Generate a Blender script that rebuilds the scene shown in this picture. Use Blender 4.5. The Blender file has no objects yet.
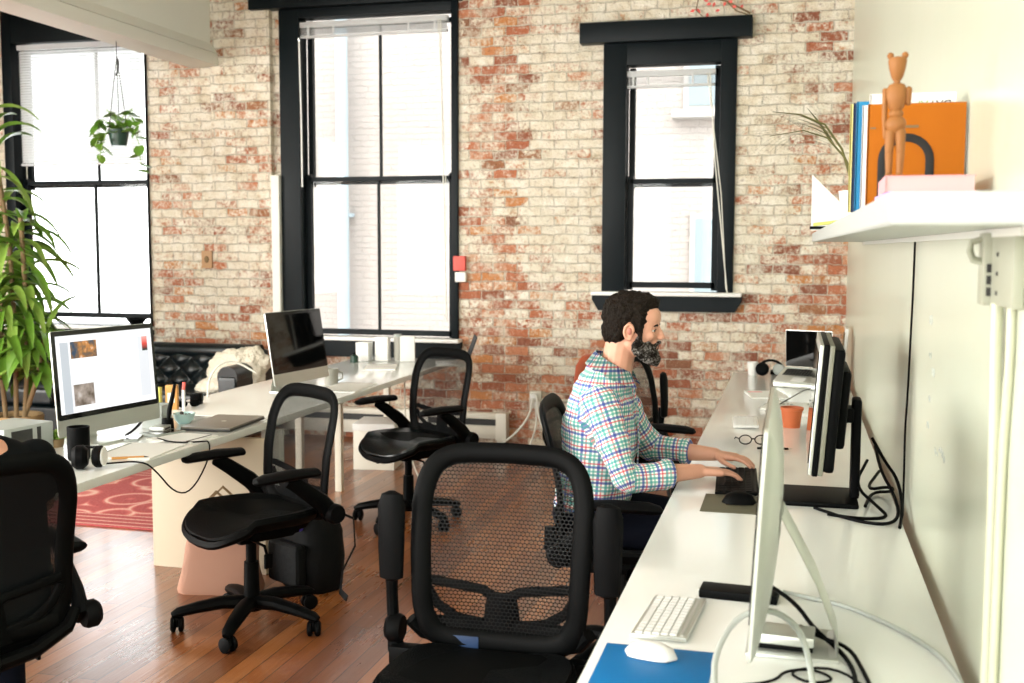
import bpy, bmesh, math, random
from mathutils import Vector, Matrix, noise
random.seed(7)
PI = math.pi
sc = bpy.context.scene
COL = sc.collection
V = Vector

# ------------------------------------------------------------------ materials
def mat(name, col, rough=.5, metal=0., spec=.5, coat=0., emit=None, estr=0., bump=None, vary=None):
    m = bpy.data.materials.new(name); m.use_nodes = True
    nt = m.node_tree; b = nt.nodes['Principled BSDF']
    b.inputs['Base Color'].default_value = (*col, 1)
    b.inputs['Roughness'].default_value = rough
    b.inputs['Metallic'].default_value = metal
    b.inputs['Specular IOR Level'].default_value = spec
    b.inputs['Coat Weight'].default_value = coat
    b.inputs['Coat Roughness'].default_value = .05
    if emit:
        b.inputs['Emission Color'].default_value = (*emit, 1)
        b.inputs['Emission Strength'].default_value = estr
    if vary or bump:
        tc = nt.nodes.new('ShaderNodeTexCoord')
        nz = nt.nodes.new('ShaderNodeTexNoise'); nz.inputs['Scale'].default_value = (vary or bump)[0]
        nz.inputs['Detail'].default_value = 4
        nt.links.new(tc.outputs['Object'], nz.inputs['Vector'])
        if vary:
            mx = nt.nodes.new('ShaderNodeMix'); mx.data_type = 'RGBA'
            mx.inputs[6].default_value = (*col, 1); mx.inputs[7].default_value = (*vary[1], 1)
            nt.links.new(nz.outputs['Fac'], mx.inputs[0]); nt.links.new(mx.outputs[2], b.inputs['Base Color'])
        if bump:
            nz2 = nt.nodes.new('ShaderNodeTexNoise'); nz2.inputs['Scale'].default_value = bump[0]
            nt.links.new(tc.outputs['Object'], nz2.inputs['Vector'])
            bp = nt.nodes.new('ShaderNodeBump'); bp.inputs['Strength'].default_value = bump[1]; bp.inputs['Distance'].default_value = .01
            nt.links.new(nz2.outputs['Fac'], bp.inputs['Height']); nt.links.new(bp.outputs['Normal'], b.inputs['Normal'])
    return m

class NT:
    """tiny node helper"""
    def __init__(s, name):
        s.m = bpy.data.materials.new(name); s.m.use_nodes = True; s.t = s.m.node_tree
        s.b = s.t.nodes['Principled BSDF']; s.out = s.t.nodes['Material Output']
    def n(s, typ, **kw):
        nd = s.t.nodes.new(typ)
        for k, v in kw.items():
            if hasattr(nd, k) and not k.startswith('i_'): setattr(nd, k, v)
        return nd
    def l(s, a, b): s.t.links.new(a, b)
    def val(s, sock, v):
        if hasattr(v, 'is_output') or isinstance(v, bpy.types.NodeSocket): s.l(v, sock)
        else: sock.default_value = v
    def math(s, op, a, b=0., c=None):
        nd = s.t.nodes.new('ShaderNodeMath'); nd.operation = op
        s.val(nd.inputs[0], a); s.val(nd.inputs[1], b)
        if c is not None: s.val(nd.inputs[2], c)
        return nd.outputs[0]
    def mix(s, f, a, b, blend='MIX'):
        nd = s.t.nodes.new('ShaderNodeMix'); nd.data_type = 'RGBA'; nd.blend_type = blend
        s.val(nd.inputs[0], f)
        s.val(nd.inputs[6], a if not isinstance(a, tuple) else (*a, 1)[:4])
        s.val(nd.inputs[7], b if not isinstance(b, tuple) else (*b, 1)[:4])
        return nd.outputs[2]
    def ramp(s, f, stops, interp='LINEAR'):
        nd = s.t.nodes.new('ShaderNodeValToRGB'); cr = nd.color_ramp; cr.interpolation = interp
        while len(cr.elements) < len(stops): cr.elements.new(.5)
        for e, (p, c) in zip(cr.elements, stops): e.position = p; e.color = (*c, 1)
        s.val(nd.inputs[0], f); return nd.outputs[0]
    def noise(s, vec, scale, detail=3, rough=.5):
        nd = s.t.nodes.new('ShaderNodeTexNoise'); nd.inputs['Scale'].default_value = scale
        nd.inputs['Detail'].default_value = detail; nd.inputs['Roughness'].default_value = rough
        s.l(vec, nd.inputs['Vector']); return nd
    def bump(s, h, st, dist=.01):
        nd = s.t.nodes.new('ShaderNodeBump'); nd.inputs['Strength'].default_value = st; nd.inputs['Distance'].default_value = dist
        s.l(h, nd.inputs['Height']); s.l(nd.outputs[0], s.b.inputs['Normal'])
    def objc(s):
        return s.t.nodes.new('ShaderNodeTexCoord').outputs['Object']

def brick_mat(name, pale=0., bw=.20, rh=.0747, far=False):
    k = NT(name); oc = k.objc()
    sep = k.n('ShaderNodeSeparateXYZ'); k.l(oc, sep.inputs[0])
    com = k.n('ShaderNodeCombineXYZ')
    k.l(k.math('ADD', sep.outputs[0], sep.outputs[1]), com.inputs[0]); k.l(sep.outputs[2], com.inputs[1])
    # slight wobble of the courses
    nz = k.noise(oc, 9., 2)
    vm = k.n('ShaderNodeVectorMath', operation='SCALE'); vm.inputs[3].default_value = .034
    k.l(nz.outputs['Color'], vm.inputs[0])
    va = k.n('ShaderNodeVectorMath', operation='ADD'); k.l(com.outputs[0], va.inputs[0]); k.l(vm.outputs[0], va.inputs[1])
    bt = k.n('ShaderNodeTexBrick'); bt.offset = .5
    bt.inputs['Scale'].default_value = 1; bt.inputs['Brick Width'].default_value = bw
    bt.inputs['Row Height'].default_value = rh; bt.inputs['Mortar Size'].default_value = .006
    bt.inputs['Mortar Smooth'].default_value = .35
    bt.inputs['Color1'].default_value = (0, 0, 0, 1); bt.inputs['Color2'].default_value = (1, 1, 1, 1)
    bt.inputs['Mortar'].default_value = (.5, .5, .5, 1); bt.inputs['Bias'].default_value = 0
    k.l(va.outputs[0], bt.inputs['Vector'])
    rnd = k.n('ShaderNodeSeparateXYZ'); k.l(bt.outputs['Color'], rnd.inputs[0]); r = rnd.outputs[0]
    big = k.noise(oc, .9, 3).outputs['Fac']; mid = k.noise(oc, 7., 5, .7).outputs['Fac']; fine = k.noise(oc, 38., 4, .7).outputs['Fac']
    # brick body colour, one per brick
    body = k.ramp(r, [(0, (.20, .035, .018)), (.25, (.36, .075, .03)), (.5, (.46, .12, .05)), (.72, (.52, .18, .09)), (.88, (.55, .20, .045)), (1, (.16, .045, .03))])
    body = k.mix(k.math('MULTIPLY', fine, .38), body, (.60, .42, .28))
    if far:
        body = k.ramp(r, [(0, (.34, .25, .21)), (1, (.40, .325, .285))])
        paint = k.ramp(big, [(0, (.40, .36, .335)), (1, (.43, .40, .375))])
    else:
        paint = k.ramp(mid, [(.25, (.46, .38, .25)), (.42, (.75, .68, .53)), (.64, (.90, .86, .75))])
    # worn limewash: per brick + patches; more brick low down
    h = k.math('MULTIPLY', sep.outputs[2], .045)
    t = k.math('ADD', k.math('MULTIPLY', r, .0), 0)
    rr = k.math('FRACT', k.math('MULTIPLY', r, 7.31), 0)
    cov = k.math('ADD', k.math('MULTIPLY', rr, .50), k.math('MULTIPLY', big, .55))
    cov = k.math('ADD', cov, k.math('MULTIPLY', mid, .75)); cov = k.math('ADD', cov, k.math('MULTIPLY', fine, .95))
    cov = k.math('ADD', cov, h); cov = k.math('ADD', cov, pale)
    if not far:   # the limewash has gone from the pier beside the window, the corner pier and the foot of the wall
        wob = k.math('MULTIPLY', k.math('SUBTRACT', k.noise(oc, 5., 3).outputs['Fac'], .5), .5)
        xx = k.math('ADD', sep.outputs[0], wob)
        for x0, x1, am in ((-2.62, -2.12, .20), (-.02, .40, .17), (-5.5, -5.2, .10)):
            band = k.math('MULTIPLY', k.math('GREATER_THAN', xx, x0), k.math('LESS_THAN', xx, x1))
            cov = k.math('SUBTRACT', cov, k.math('MULTIPLY', band, am))
        low = k.math('LESS_THAN', k.math('ADD', sep.outputs[2], k.math('MULTIPLY', wob, 1.5)), .95)
        cov = k.math('SUBTRACT', cov, k.math('MULTIPLY', low, .12))
        cov = k.math('SUBTRACT', cov, .03)
    covm = k.ramp(cov, [(0, (0, 0, 0)), (1, (1, 1, 1))])
    mr = k.n('ShaderNodeMapRange'); mr.inputs[1].default_value = 1.16; mr.inputs[2].default_value = 1.42
    k.l(cov, mr.inputs[0])
    c = k.mix(k.math('MULTIPLY', mr.outputs[0], .93), body, paint)
    mort = k.mix(mid, (.16, .13, .09), (.78, .74, .62)) if not far else (.42, .40, .375)
    c = k.mix(k.math('MULTIPLY', bt.outputs['Fac'], k.math('ADD', .12, k.math('MULTIPLY', mid, .9))), c, mort)
    if not far:   # knocks, soot and flaking
        sp = k.noise(oc, 24., 6, .8).outputs['Fac']
        dk = k.n('ShaderNodeMapRange'); dk.inputs[1].default_value = .56; dk.inputs[2].default_value = .72; k.l(sp, dk.inputs[0])
        sm = k.n('ShaderNodeMapRange'); sm.inputs[1].default_value = .50; sm.inputs[2].default_value = .60; k.l(k.noise(oc, 4.5, 8, .78).outputs['Fac'], sm.inputs[0])
        c = k.mix(k.math('MULTIPLY', sm.outputs[0], .62), c, k.mix(fine, (.58, .52, .37), (.94, .91, .80)))
        c = k.mix(k.math('MULTIPLY', dk.outputs[0], .85), c, (.17, .075, .035))
    k.l(c, k.b.inputs['Base Color']); k.b.inputs['Roughness'].default_value = .9
    k.b.inputs['Specular IOR Level'].default_value = .2
    hh = k.math('ADD', k.math('MULTIPLY', bt.outputs['Fac'], -1.), k.math('MULTIPLY', fine, 1.1))
    hh = k.math('ADD', hh, k.math('MULTIPLY', mid, .8))
    k.bump(hh, 1., .02)
    return k.m

def floor_mat():
    k = NT('floor_wood'); oc = k.objc()
    sep = k.n('ShaderNodeSeparateXYZ'); k.l(oc, sep.inputs[0])
    com = k.n('ShaderNodeCombineXYZ'); k.l(sep.outputs[1], com.inputs[0]); k.l(sep.outputs[0], com.inputs[1])
    bt = k.n('ShaderNodeTexBrick'); bt.offset = .37
    bt.inputs['Scale'].default_value = 1; bt.inputs['Brick Width'].default_value = 2.1; bt.inputs['Row Height'].default_value = .085
    bt.inputs['Mortar Size'].default_value = .0018; bt.inputs['Color1'].default_value = (0, 0, 0, 1); bt.inputs['Color2'].default_value = (1, 1, 1, 1)
    k.l(com.outputs[0], bt.inputs['Vector'])
    s2 = k.n('ShaderNodeSeparateXYZ'); k.l(bt.outputs['Color'], s2.inputs[0]); r = s2.outputs[0]
    st = k.n('ShaderNodeVectorMath', operation='MULTIPLY'); st.inputs[1].default_value = (38, 1.6, 1); k.l(oc, st.inputs[0])
    gr = k.noise(st.outputs[0], 1., 5, .65).outputs['Fac']; mid = k.noise(oc, 2.2, 4, .6).outputs['Fac']
    c = k.ramp(r, [(0, (.11, .022, .006)), (.4, (.22, .055, .013)), (.7, (.33, .095, .022)), (1, (.42, .145, .04))])
    c = k.mix(k.math('MULTIPLY', gr, .6), c, (.07, .018, .008), 'MIX')
    c = k.mix(k.math('MULTIPLY', mid, .25), c, (.55, .25, .09))
    c = k.mix(bt.outputs['Fac'], c, (.02, .008, .004))
    k.l(c, k.b.inputs['Base Color'])
    rg = k.math('ADD', k.math('MULTIPLY', mid, .22), k.math('MULTIPLY', gr, .14))
    k.l(k.math('ADD', rg, .12), k.b.inputs['Roughness'])
    k.b.inputs['Specular IOR Level'].default_value = .5; k.b.inputs['Coat Weight'].default_value = .4; k.b.inputs['Coat Roughness'].default_value = .14
    k.bump(k.math('ADD', k.math('MULTIPLY', bt.outputs['Fac'], -2.5), k.math('MULTIPLY', gr, 1.2)), .5, .004)
    return k.m

def mesh_mat(name, col, px, pz, fill, rough=.5):
    """woven mesh with real see-through holes, laid out by the 'weave' attribute (metres)"""
    k = NT(name)
    at = k.n('ShaderNodeAttribute'); at.attribute_name = 'weave'
    s = k.n('ShaderNodeSeparateXYZ'); k.l(at.outputs['Vector'], s.inputs[0])
    row = k.math('FLOOR', k.math('DIVIDE', s.outputs[1], pz))
    u = k.math('ADD', k.math('DIVIDE', s.outputs[0], px), k.math('MULTIPLY', row, .5))
    fu = k.math('ABSOLUTE', k.math('SUBTRACT', k.math('FRACT', u), .5)); fv = k.math('ABSOLUTE', k.math('SUBTRACT', k.math('FRACT', k.math('DIVIDE', s.outputs[1], pz)), .5))
    hole = k.math('LESS_THAN', k.math('ADD', k.math('POWER', k.math('DIVIDE', fu, .5), 2.), k.math('POWER', k.math('DIVIDE', fv, .5), 2.)), 1 - fill)
    tr = k.n('ShaderNodeBsdfTransparent'); mx = k.n('ShaderNodeMixShader')
    k.b.inputs['Base Color'].default_value = (*col, 1); k.b.inputs['Roughness'].default_value = rough; k.b.inputs['Specular IOR Level'].default_value = .15
    k.l(hole, mx.inputs[0]); k.l(k.b.outputs[0], mx.inputs[1]); k.l(tr.outputs[0], mx.inputs[2])
    k.l(mx.outputs[0], k.out.inputs[0])
    return k.m

def glass_mat():
    k = NT('window_glass')
    tr = k.n('ShaderNodeBsdfTransparent'); gl = k.n('ShaderNodeBsdfGlossy'); gl.inputs['Roughness'].default_value = .02
    mx = k.n('ShaderNodeMixShader'); fr = k.n('ShaderNodeFresnel'); fr.inputs[0].default_value = 1.25
    k.l(fr.outputs[0], mx.inputs[0]); k.l(tr.outputs[0], mx.inputs[1]); k.l(gl.outputs[0], mx.inputs[2]); k.l(mx.outputs[0], k.out.inputs[0])
    return k.m

def plaid_mat():
    k = NT('plaid_cotton')
    at = k.n('ShaderNodeAttribute'); at.attribute_name = 'cloth'
    s = k.n('ShaderNodeSeparateXYZ'); k.l(at.outputs['Vector'], s.inputs[0])
    c = None
    base = (.90, .92, .90)
    P = .058
    col = base
    for ax in (0, 1):
        for ph, w, cc, f in ((0., .15, (.01, .30, .30), .75), (.25, .10, (.66, .02, .04), .68), (.5, .15, (.01, .05, .36), .78), (.75, .12, (.02, .38, .30), .65)):
            fr = k.math('FRACT', k.math('ADD', k.math('DIVIDE', s.outputs[ax], P), ph + 10))
            mk = k.math('MULTIPLY', k.math('LESS_THAN', fr, w), f)
            col = k.mix(mk, col, cc)
    k.l(col, k.b.inputs['Base Color']); k.b.inputs['Roughness'].default_value = .85
    nz = k.noise(k.objc(), 16., 3)
    k.bump(nz.outputs['Fac'], .55, .02)
    return k.m

def rug_mat():
    k = NT('rug_wool'); oc = k.objc()
    sep = k.n('ShaderNodeSeparateXYZ'); k.l(oc, sep.inputs[0])
    vo = k.n('ShaderNodeTexVoronoi'); vo.inputs['Scale'].default_value = 3.2; k.l(oc, vo.inputs['Vector'])
    w = k.math('SINE', k.math('MULTIPLY', vo.outputs['Distance'], 16.))
    c = k.ramp(w, [(0, (.34, .03, .035)), (.5, (.50, .075, .075)), (.8, (.56, .16, .14)), (1, (.70, .45, .36))])
    # border bands near the rug edge (half sizes 1.35 x 1.0)
    ex = k.math('SUBTRACT', 1.35, k.math('ABSOLUTE', sep.outputs[0])); ey = k.math('SUBTRACT', .75, k.math('ABSOLUTE', sep.outputs[1]))
    e = k.math('MINIMUM', ex, ey)
    c = k.mix(k.math('LESS_THAN', e, .24), c, k.ramp(k.math('SINE', k.math('MULTIPLY', e, 90.)), [(0, (.30, .02, .03)), (.6, (.45, .06, .06)), (1, (.66, .42, .34))]))
    nz = k.noise(oc, 60., 3); c = k.mix(k.math('MULTIPLY', nz.outputs['Fac'], .4), c, (.55, .25, .22))
    k.l(c, k.b.inputs['Base Color']); k.b.inputs['Roughness'].default_value = .95
    k.bump(nz.outputs['Fac'], .6, .01)
    return k.m

def screen_mat():
    """the lit screen of the near computer; local coords: y across (-.3 .. .3), z up (.16 .. .50)"""
    k = NT('lit_screen'); s = k.n('ShaderNodeSeparateXYZ'); k.l(k.objc(), s.inputs[0])
    x = k.math('DIVIDE', k.math('ADD', s.outputs[1], .305), .61); z = k.math('DIVIDE', k.math('SUBTRACT', s.outputs[2], .165), .335)
    def rect(x0, x1, z0, z1):
        a = k.math('MULTIPLY', k.math('GREATER_THAN', x, x0), k.math('LESS_THAN', x, x1))
        b = k.math('MULTIPLY', k.math('GREATER_THAN', z, z0), k.math('LESS_THAN', z, z1))
        return k.math('MULTIPLY', a, b)
    nz = k.noise(k.objc(), 22., 4)
    c = (.97, .97, .98)
    c = k.mix(rect(0, 1, .93, 1), c, (.80, .82, .84))
    c = k.mix(rect(.04, .12, .0, .92), c, (.50, .54, .58))
    c = k.mix(rect(.84, .955, .07, .90), c, (.72, .74, .77))
    c = k.mix(rect(.12, .84, .06, .92), c, (.93, .94, .96))
    c = k.mix(rect(.12, .40, .08, .68), c, k.ramp(z, [(0, (.80, .80, .82)), (.6, (.88, .88, .89)), (1, (.94, .94, .95))]))
    photo = k.ramp(nz.outputs['Fac'], [(.35, (.02, .05, .10)), (.5, (.16, .09, .05)), (.62, (.55, .22, .05)), (.72, (.8, .7, .6))])
    c = k.mix(rect(.14, .40, .70, .92), c, photo)
    tree = k.ramp(nz.outputs['Fac'], [(.3, (.10, .07, .05)), (.55, (.34, .28, .24)), (.75, (.62, .57, .54))])
    c = k.mix(rect(.14, .34, .08, .36), c, tree)
    c = k.mix(rect(.885, .945, .70, .90), c, k.ramp(z, [(.72, (.02, .02, .02)), (.8, (.7, .05, .04)), (.9, (.9, .4, .35))]))
    k.l(c, k.b.inputs['Emission Color']); k.b.inputs['Emission Strength'].default_value = .85
    k.b.inputs['Base Color'].default_value = (.02, .02, .02, 1); k.b.inputs['Roughness'].default_value = .08
    return k.m

M = dict(
    brick=brick_mat('limewashed_brick', .02), facade=brick_mat('pale_facade_brick', .55, far=True),
    floor=floor_mat(), shelfw=mat('white_shelf_board', (.50, .53, .51), .4), pinkpage=mat('pink_page_edges', (.60, .42, .42), .8), lilacpage=mat('lilac_page_edges', (.52, .50, .60), .8), plaster=mat('white_plaster', (.74, .75, .70), .6),
    gloss=None,
    desk=mat('white_laminate', (.82, .84, .82), .16, spec=.5, coat=.3),
    deskedge=mat('desk_edge', (.72, .69, .60), .45),
    beige=mat('beige_panel', (.56, .49, .37), .6), legw=mat('cream_metal', (.70, .66, .55), .4),
    black=mat('black_painted_wood', (.002, .004, .0055), .4, spec=.12, vary=(6, (.004, .008, .010))),
    plastic=mat('black_plastic', (.0015, .0018, .002), .5, spec=.07), softblack=mat('black_rubber', (.0018, .002, .0024), .55, spec=.08),
    seat=mat('black_seat_weave', (.0015, .0022, .0028), .5, spec=.10, bump=(220, .5)),
    alu=mat('brushed_aluminium', (.62, .64, .60), .32, metal=.75), white=mat('white_plastic', (.80, .80, .78), .3),
    paper=mat('white_paper', (.80, .80, .77), .8), screenoff=mat('dark_screen_glass', (.003, .003, .003), .04, spec=.4),
    bezel=mat('black_bezel', (.004, .004, .004), .12), blind=mat('white_blind_slats', (.78, .80, .80), .5),
    leather=mat('black_leather', (.003, .007, .009), .28, spec=.45, bump=(60, .15)),
    fur=mat('cream_fur', (.62, .56, .44), .95, vary=(30, (.78, .73, .62)), bump=(90, 1.)),
    heater=mat('cream_enamel', (.72, .69, .60), .4), chrome=mat('polished_metal', (.7, .7, .7), .15, metal=1),
    orange=mat('orange_cover', (.43, .125, .002), .6, spec=.2, vary=(5, (.36, .10, .002))), blue=mat('blue_cover', (.0, .20, .42), .45), dkblue=mat('dark_blue_spine', (.005, .03, .10), .5),
    yellow=mat('yellow_edge', (.80, .72, .25), .6), pink=mat('pink_cover', (.80, .38, .40), .6), lilac=mat('lilac_cover', (.48, .42, .72), .6),
    wood=mat('pale_beech', (.33, .145, .045), .5, spec=.2, vary=(20, (.25, .10, .03))), ink=mat('black_ink', (.006, .006, .006), .7),
    green=mat('leaf_green', (.05, .16, .018), .35, vary=(6, (.16, .30, .03))), green2=mat('pale_leaf_green', (.14, .30, .04), .4, vary=(9, (.30, .42, .08))),
    palm=mat('dry_palm', (.12, .11, .03), .6), pot=mat('dark_green_pot', (.006, .035, .022), .4), clay=mat('orange_clay', (.52, .12, .035), .6),
    stem=mat('tan_stem', (.20, .13, .06), .8), soil=mat('dark_soil', (.03, .02, .012), .95), basket=mat('wicker', (.34, .22, .10), .8, bump=(80, .6)),
    bluemat=mat('blue_mat', (.0, .15, .42), .5, spec=.2), olive=mat('brown_desk_mat', (.10, .095, .06), .6),
    keys=mat('white_keys', (.78, .79, .78), .4), keygap=mat('grey_key_gap', (.42, .44, .44), .5), cable=mat('grey_cable', (.42, .45, .42), .45), wcable=mat('white_cable', (.74, .73, .66), .5),
    skin=mat('skin', (.60, .29, .19), .5, vary=(14, (.68, .36, .25)), bump=(80, .1)), hair=mat('dark_hair', (.003, .0022, .0015), .6, spec=.12, vary=(60, (.016, .010, .006)), bump=(120, 1.)),
    beard=mat('grey_beard', (.002, .0015, .001), .8, spec=.1, vary=(120, (.22, .205, .19)), bump=(160, 1.)),
    denim=mat('dark_denim', (.003, .004, .009), .9, spec=.1), shoe=mat('brown_shoe', (.06, .03, .015), .5), plaid=plaid_mat(), rug=rug_mat(), lit=screen_mat(),
    red=mat('red_brown_leather', (.36, .05, .025), .4, vary=(12, (.52, .12, .05))), tote=mat('pinkish_canvas', (.42, .22, .15), .7), purple=mat('purple_fabric', (.06, .04, .30), .7), bag=mat('black_nylon', (.003, .0035, .004), .75, spec=.2, bump=(30, .4)),
    glassw=glass_mat(), greymetal=mat('grey_green_metal', (.36, .37, .29), .45), greybox=mat('grey_box_metal', (.34, .37, .35), .45), pipe=mat('painted_pipe', (.50, .51, .38), .4),
    dkmetal=mat('dark_slots', (.02, .02, .018), .5), downpipe=mat('pale_blue_pipe', (.33, .40, .44), .6, spec=.2), stone=mat('pale_stone', (.44, .43, .41), .8, spec=.1), winfar=mat('grey_far_glass', (.22, .27, .29), .5, spec=.2),
    tint=mat('grey_glass', (.35, .38, .36), .1), aqua=mat('pale_aqua_glass', (.50, .72, .74), .1), greyfab=mat('grey_cup', (.34, .33, .29), .6), laptopbrown=mat('brown_grey_lid', (.17, .15, .125), .35), bronze=mat('grey_side', (.20, .20, .155), .4),
    redpaper=mat('red_notice', (.72, .12, .10), .7), socket=mat('ivory_plastic', (.62, .60, .52), .4), tee=mat('black_tshirt', (.003, .004, .005), .9, spec=.1), eyew=mat('eye_white', (.7, .68, .64), .2), dkbrown=mat('iris_brown', (.03, .015, .008), .2), lip=mat('lips', (.40, .14, .10), .5),
    sidewood=mat('tan_side_table', (.42, .24, .11), .5), yellowgreen=mat('yellow_green_card', (.58, .60, .15), .6), oj=mat('orange_card', (.62, .30, .08), .6), rugedge=mat('x', (.3, .02, .02), .9),
)
def blind_mat():
    k = NT('translucent_white_slats'); k.b.inputs['Base Color'].default_value = (.85, .86, .86, 1); k.b.inputs['Roughness'].default_value = .5
    tl = k.n('ShaderNodeBsdfTranslucent'); tl.inputs[0].default_value = (.85, .87, .88, 1); mx = k.n('ShaderNodeMixShader'); mx.inputs[0].default_value = .55
    k.l(k.b.outputs[0], mx.inputs[1]); k.l(tl.outputs[0], mx.inputs[2]); k.l(mx.outputs[0], k.out.inputs[0]); return k.m
M['blind'] = blind_mat()
def beard_mat():
    k = NT('salt_and_pepper_beard'); oc = k.objc(); n = k.noise(oc, 150., 5, .8).outputs['Fac']; big = k.noise(oc, 30., 2).outputs['Fac']
    s_ = k.n('ShaderNodeSeparateXYZ'); k.l(oc, s_.inputs[0])
    g = k.math('ADD', n, k.math('MULTIPLY', k.math('SUBTRACT', big, .5), .5))
    c = k.ramp(g, [(.40, (.006, .004, .003)), (.52, (.05, .042, .036)), (.60, (.30, .28, .26)), (.72, (.55, .53, .50))])
    k.l(c, k.b.inputs['Base Color']); k.b.inputs['Roughness'].default_value = .85; k.b.inputs['Specular IOR Level'].default_value = .1; k.bump(n, 1., .01); return k.m
M['beard'] = beard_mat()
def gloss_wall():
    k = NT('glossy_dry_erase_paint'); oc = k.objc()
    n1 = k.noise(oc, 1.3, 3).outputs['Fac']
    st = k.n('ShaderNodeVectorMath', operation='MULTIPLY'); st.inputs[1].default_value = (1, 9, .5); k.l(oc, st.inputs[0])
    n2 = k.noise(st.outputs[0], 1., 3).outputs['Fac']
    c = k.mix(n1, (.56, .61, .48), (.64, .67, .56)); k.l(c, k.b.inputs['Base Color'])
    k.b.inputs['Roughness'].default_value = .30; k.b.inputs['Coat Weight'].default_value = .25; k.b.inputs['Coat Roughness'].default_value = .2
    k.bump(n2, .06, .02)
    return k.m
M['gloss'] = gloss_wall()

# ------------------------------------------------------------------ mesh building
class MB:
    def __init__(s): s.bm = bmesh.new(); s.mi = 0
    def _setmi(s, faces):
        for f in faces: f.material_index = s.mi
    def box(s, c, d, rz=0, ry=0, rx=0, bev=0, seg=2, taper=None):
        t = bmesh.new(); bmesh.ops.create_cube(t, size=1)
        bmesh.ops.scale(t, vec=d, verts=t.verts)
        if taper:
            for v in t.verts:
                if v.co.z > 0: v.co.x *= taper[0]; v.co.y *= taper[1]
        if bev > 0: bmesh.ops.bevel(t, geom=list(t.edges), offset=min(bev, min(d) * .49), segments=seg, profile=.6, affect='EDGES')
        mt = Matrix.Translation(c) @ Matrix.Rotation(rz, 4, 'Z') @ Matrix.Rotation(ry, 4, 'Y') @ Matrix.Rotation(rx, 4, 'X')
        s.add(t, mt); return s
    def add(s, t, mt=None):
        if mt is not None: bmesh.ops.transform(t, matrix=mt, verts=t.verts)
        vm = {v: s.bm.verts.new(v.co) for v in t.verts}
        for f in t.faces:
            try: nf = s.bm.faces.new([vm[v] for v in f.verts]); nf.material_index = s.mi
            except ValueError: pass
        t.free()
    def loft(s, loops, closed=True, cap=True):
        vs = [[s.bm.verts.new(p) for p in lp] for lp in loops]; n = len(vs[0])
        for a, b in zip(vs, vs[1:]):
            for i in range(n if closed else n - 1):
                j = (i + 1) % n
                try: f = s.bm.faces.new((a[i], a[j], b[j], b[i])); f.material_index = s.mi
                except ValueError: pass
        if cap and closed:
            for lp in (vs[0][::-1], vs[-1]):
                try: f = s.bm.faces.new(lp); f.material_index = s.mi
                except ValueError: pass
        return s
    def tube(s, pts, r, n=10, flat=1., up=None, cap=True, closed=False):
        """swept tube; r number or list; flat scales the section along the 'up' direction"""
        pts = [V(p) for p in pts]; N = len(pts)
        rs = r if isinstance(r, (list, tuple)) else [r] * N
        loops = []; prev = None
        for i, p in enumerate(pts):
            if closed: t = pts[(i + 1) % N] - pts[i - 1]
            else: t = pts[min(i + 1, N - 1)] - pts[max(i - 1, 0)]
            t.normalize()
            if up is not None:
                u = V(up[i]) if isinstance(up, list) else V(up)
                u = (u - t * u.dot(t)).normalized()
            else:
                if prev is None:
                    u = t.orthogonal().normalized()
                else:
                    u = (prev - t * prev.dot(t)).normalized()
                prev = u
            w = t.cross(u)
            loops.append([p + w * math.cos(2 * PI * j / n) * rs[i] + u * math.sin(2 * PI * j / n) * rs[i] * flat for j in range(n)])
        if closed: loops.append(loops[0]); s.loft(loops, cap=False); bmesh.ops.remove_doubles(s.bm, verts=s.bm.verts, dist=1e-6)
        else: s.loft(loops, cap=cap)
        return s
    def lathe(s, prof, c=(0, 0, 0), n=24, mt=None):
        t = bmesh.new(); rows = []
        for (r, z) in prof:
            rows.append([t.verts.new((max(r, 1e-5) * math.cos(2 * PI * j / n), max(r, 1e-5) * math.sin(2 * PI * j / n), z)) for j in range(n)])
        for a, b in zip(rows, rows[1:]):
            for j in range(n): t.faces.new((a[j], a[(j + 1) % n], b[(j + 1) % n], b[j]))
        bmesh.ops.remove_doubles(t, verts=t.verts, dist=5e-5)
        s.add(t, (Matrix.Translation(c) @ (mt or Matrix.Identity(4)))); return s
    def cyl(s, p0, p1, r, n=16, r2=None):
        return s.tube([p0, p1], [r, r if r2 is None else r2], n)
    def prism(s, poly, p0, ex, ey, ez):
        """extrude a 2-D polygon: origin p0, axes ex, ey; thickness vector ez"""
        p0, ex, ey, ez = V(p0), V(ex), V(ey), V(ez)
        a = [s.bm.verts.new(p0 + ex * x + ey * y) for x, y in poly]; b = [s.bm.verts.new(p0 + ex * x + ey * y + ez) for x, y in poly]
        n = len(poly); fs = [s.bm.faces.new(a[::-1]), s.bm.faces.new(b)]
        for i in range(n): fs.append(s.bm.faces.new((a[i], a[(i + 1) % n], b[(i + 1) % n], b[i])))
        s._setmi(fs); return s
    def ell(s, c, r, rot=None, seg=20):
        t = bmesh.new(); bmesh.ops.create_uvsphere(t, u_segments=seg, v_segments=max(8, seg * 2 // 3), radius=1)
        bmesh.ops.scale(t, vec=r if not isinstance(r, (int, float)) else (r, r, r), verts=t.verts)
        s.add(t, Matrix.Translation(c) @ (rot or Matrix.Identity(4))); return s
    def cap(s, p0, r0, p1, r1, n=14):
        """tapered capsule"""
        p0, p1 = V(p0), V(p1); d = (p1 - p0).normalized(); pts = []; rs = []
        for k in range(5):
            a = PI / 2 * k / 4.; pts.append(p0 - d * r0 * math.cos(a)); rs.append(max(r0 * math.sin(a), r0 * .03))
        for k in range(5):
            a = PI / 2 * k / 4.; pts.append(p1 + d * r1 * math.sin(a)); rs.append(max(r1 * math.cos(a), r1 * .03))
        return s.tube(pts, rs, n)
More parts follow.
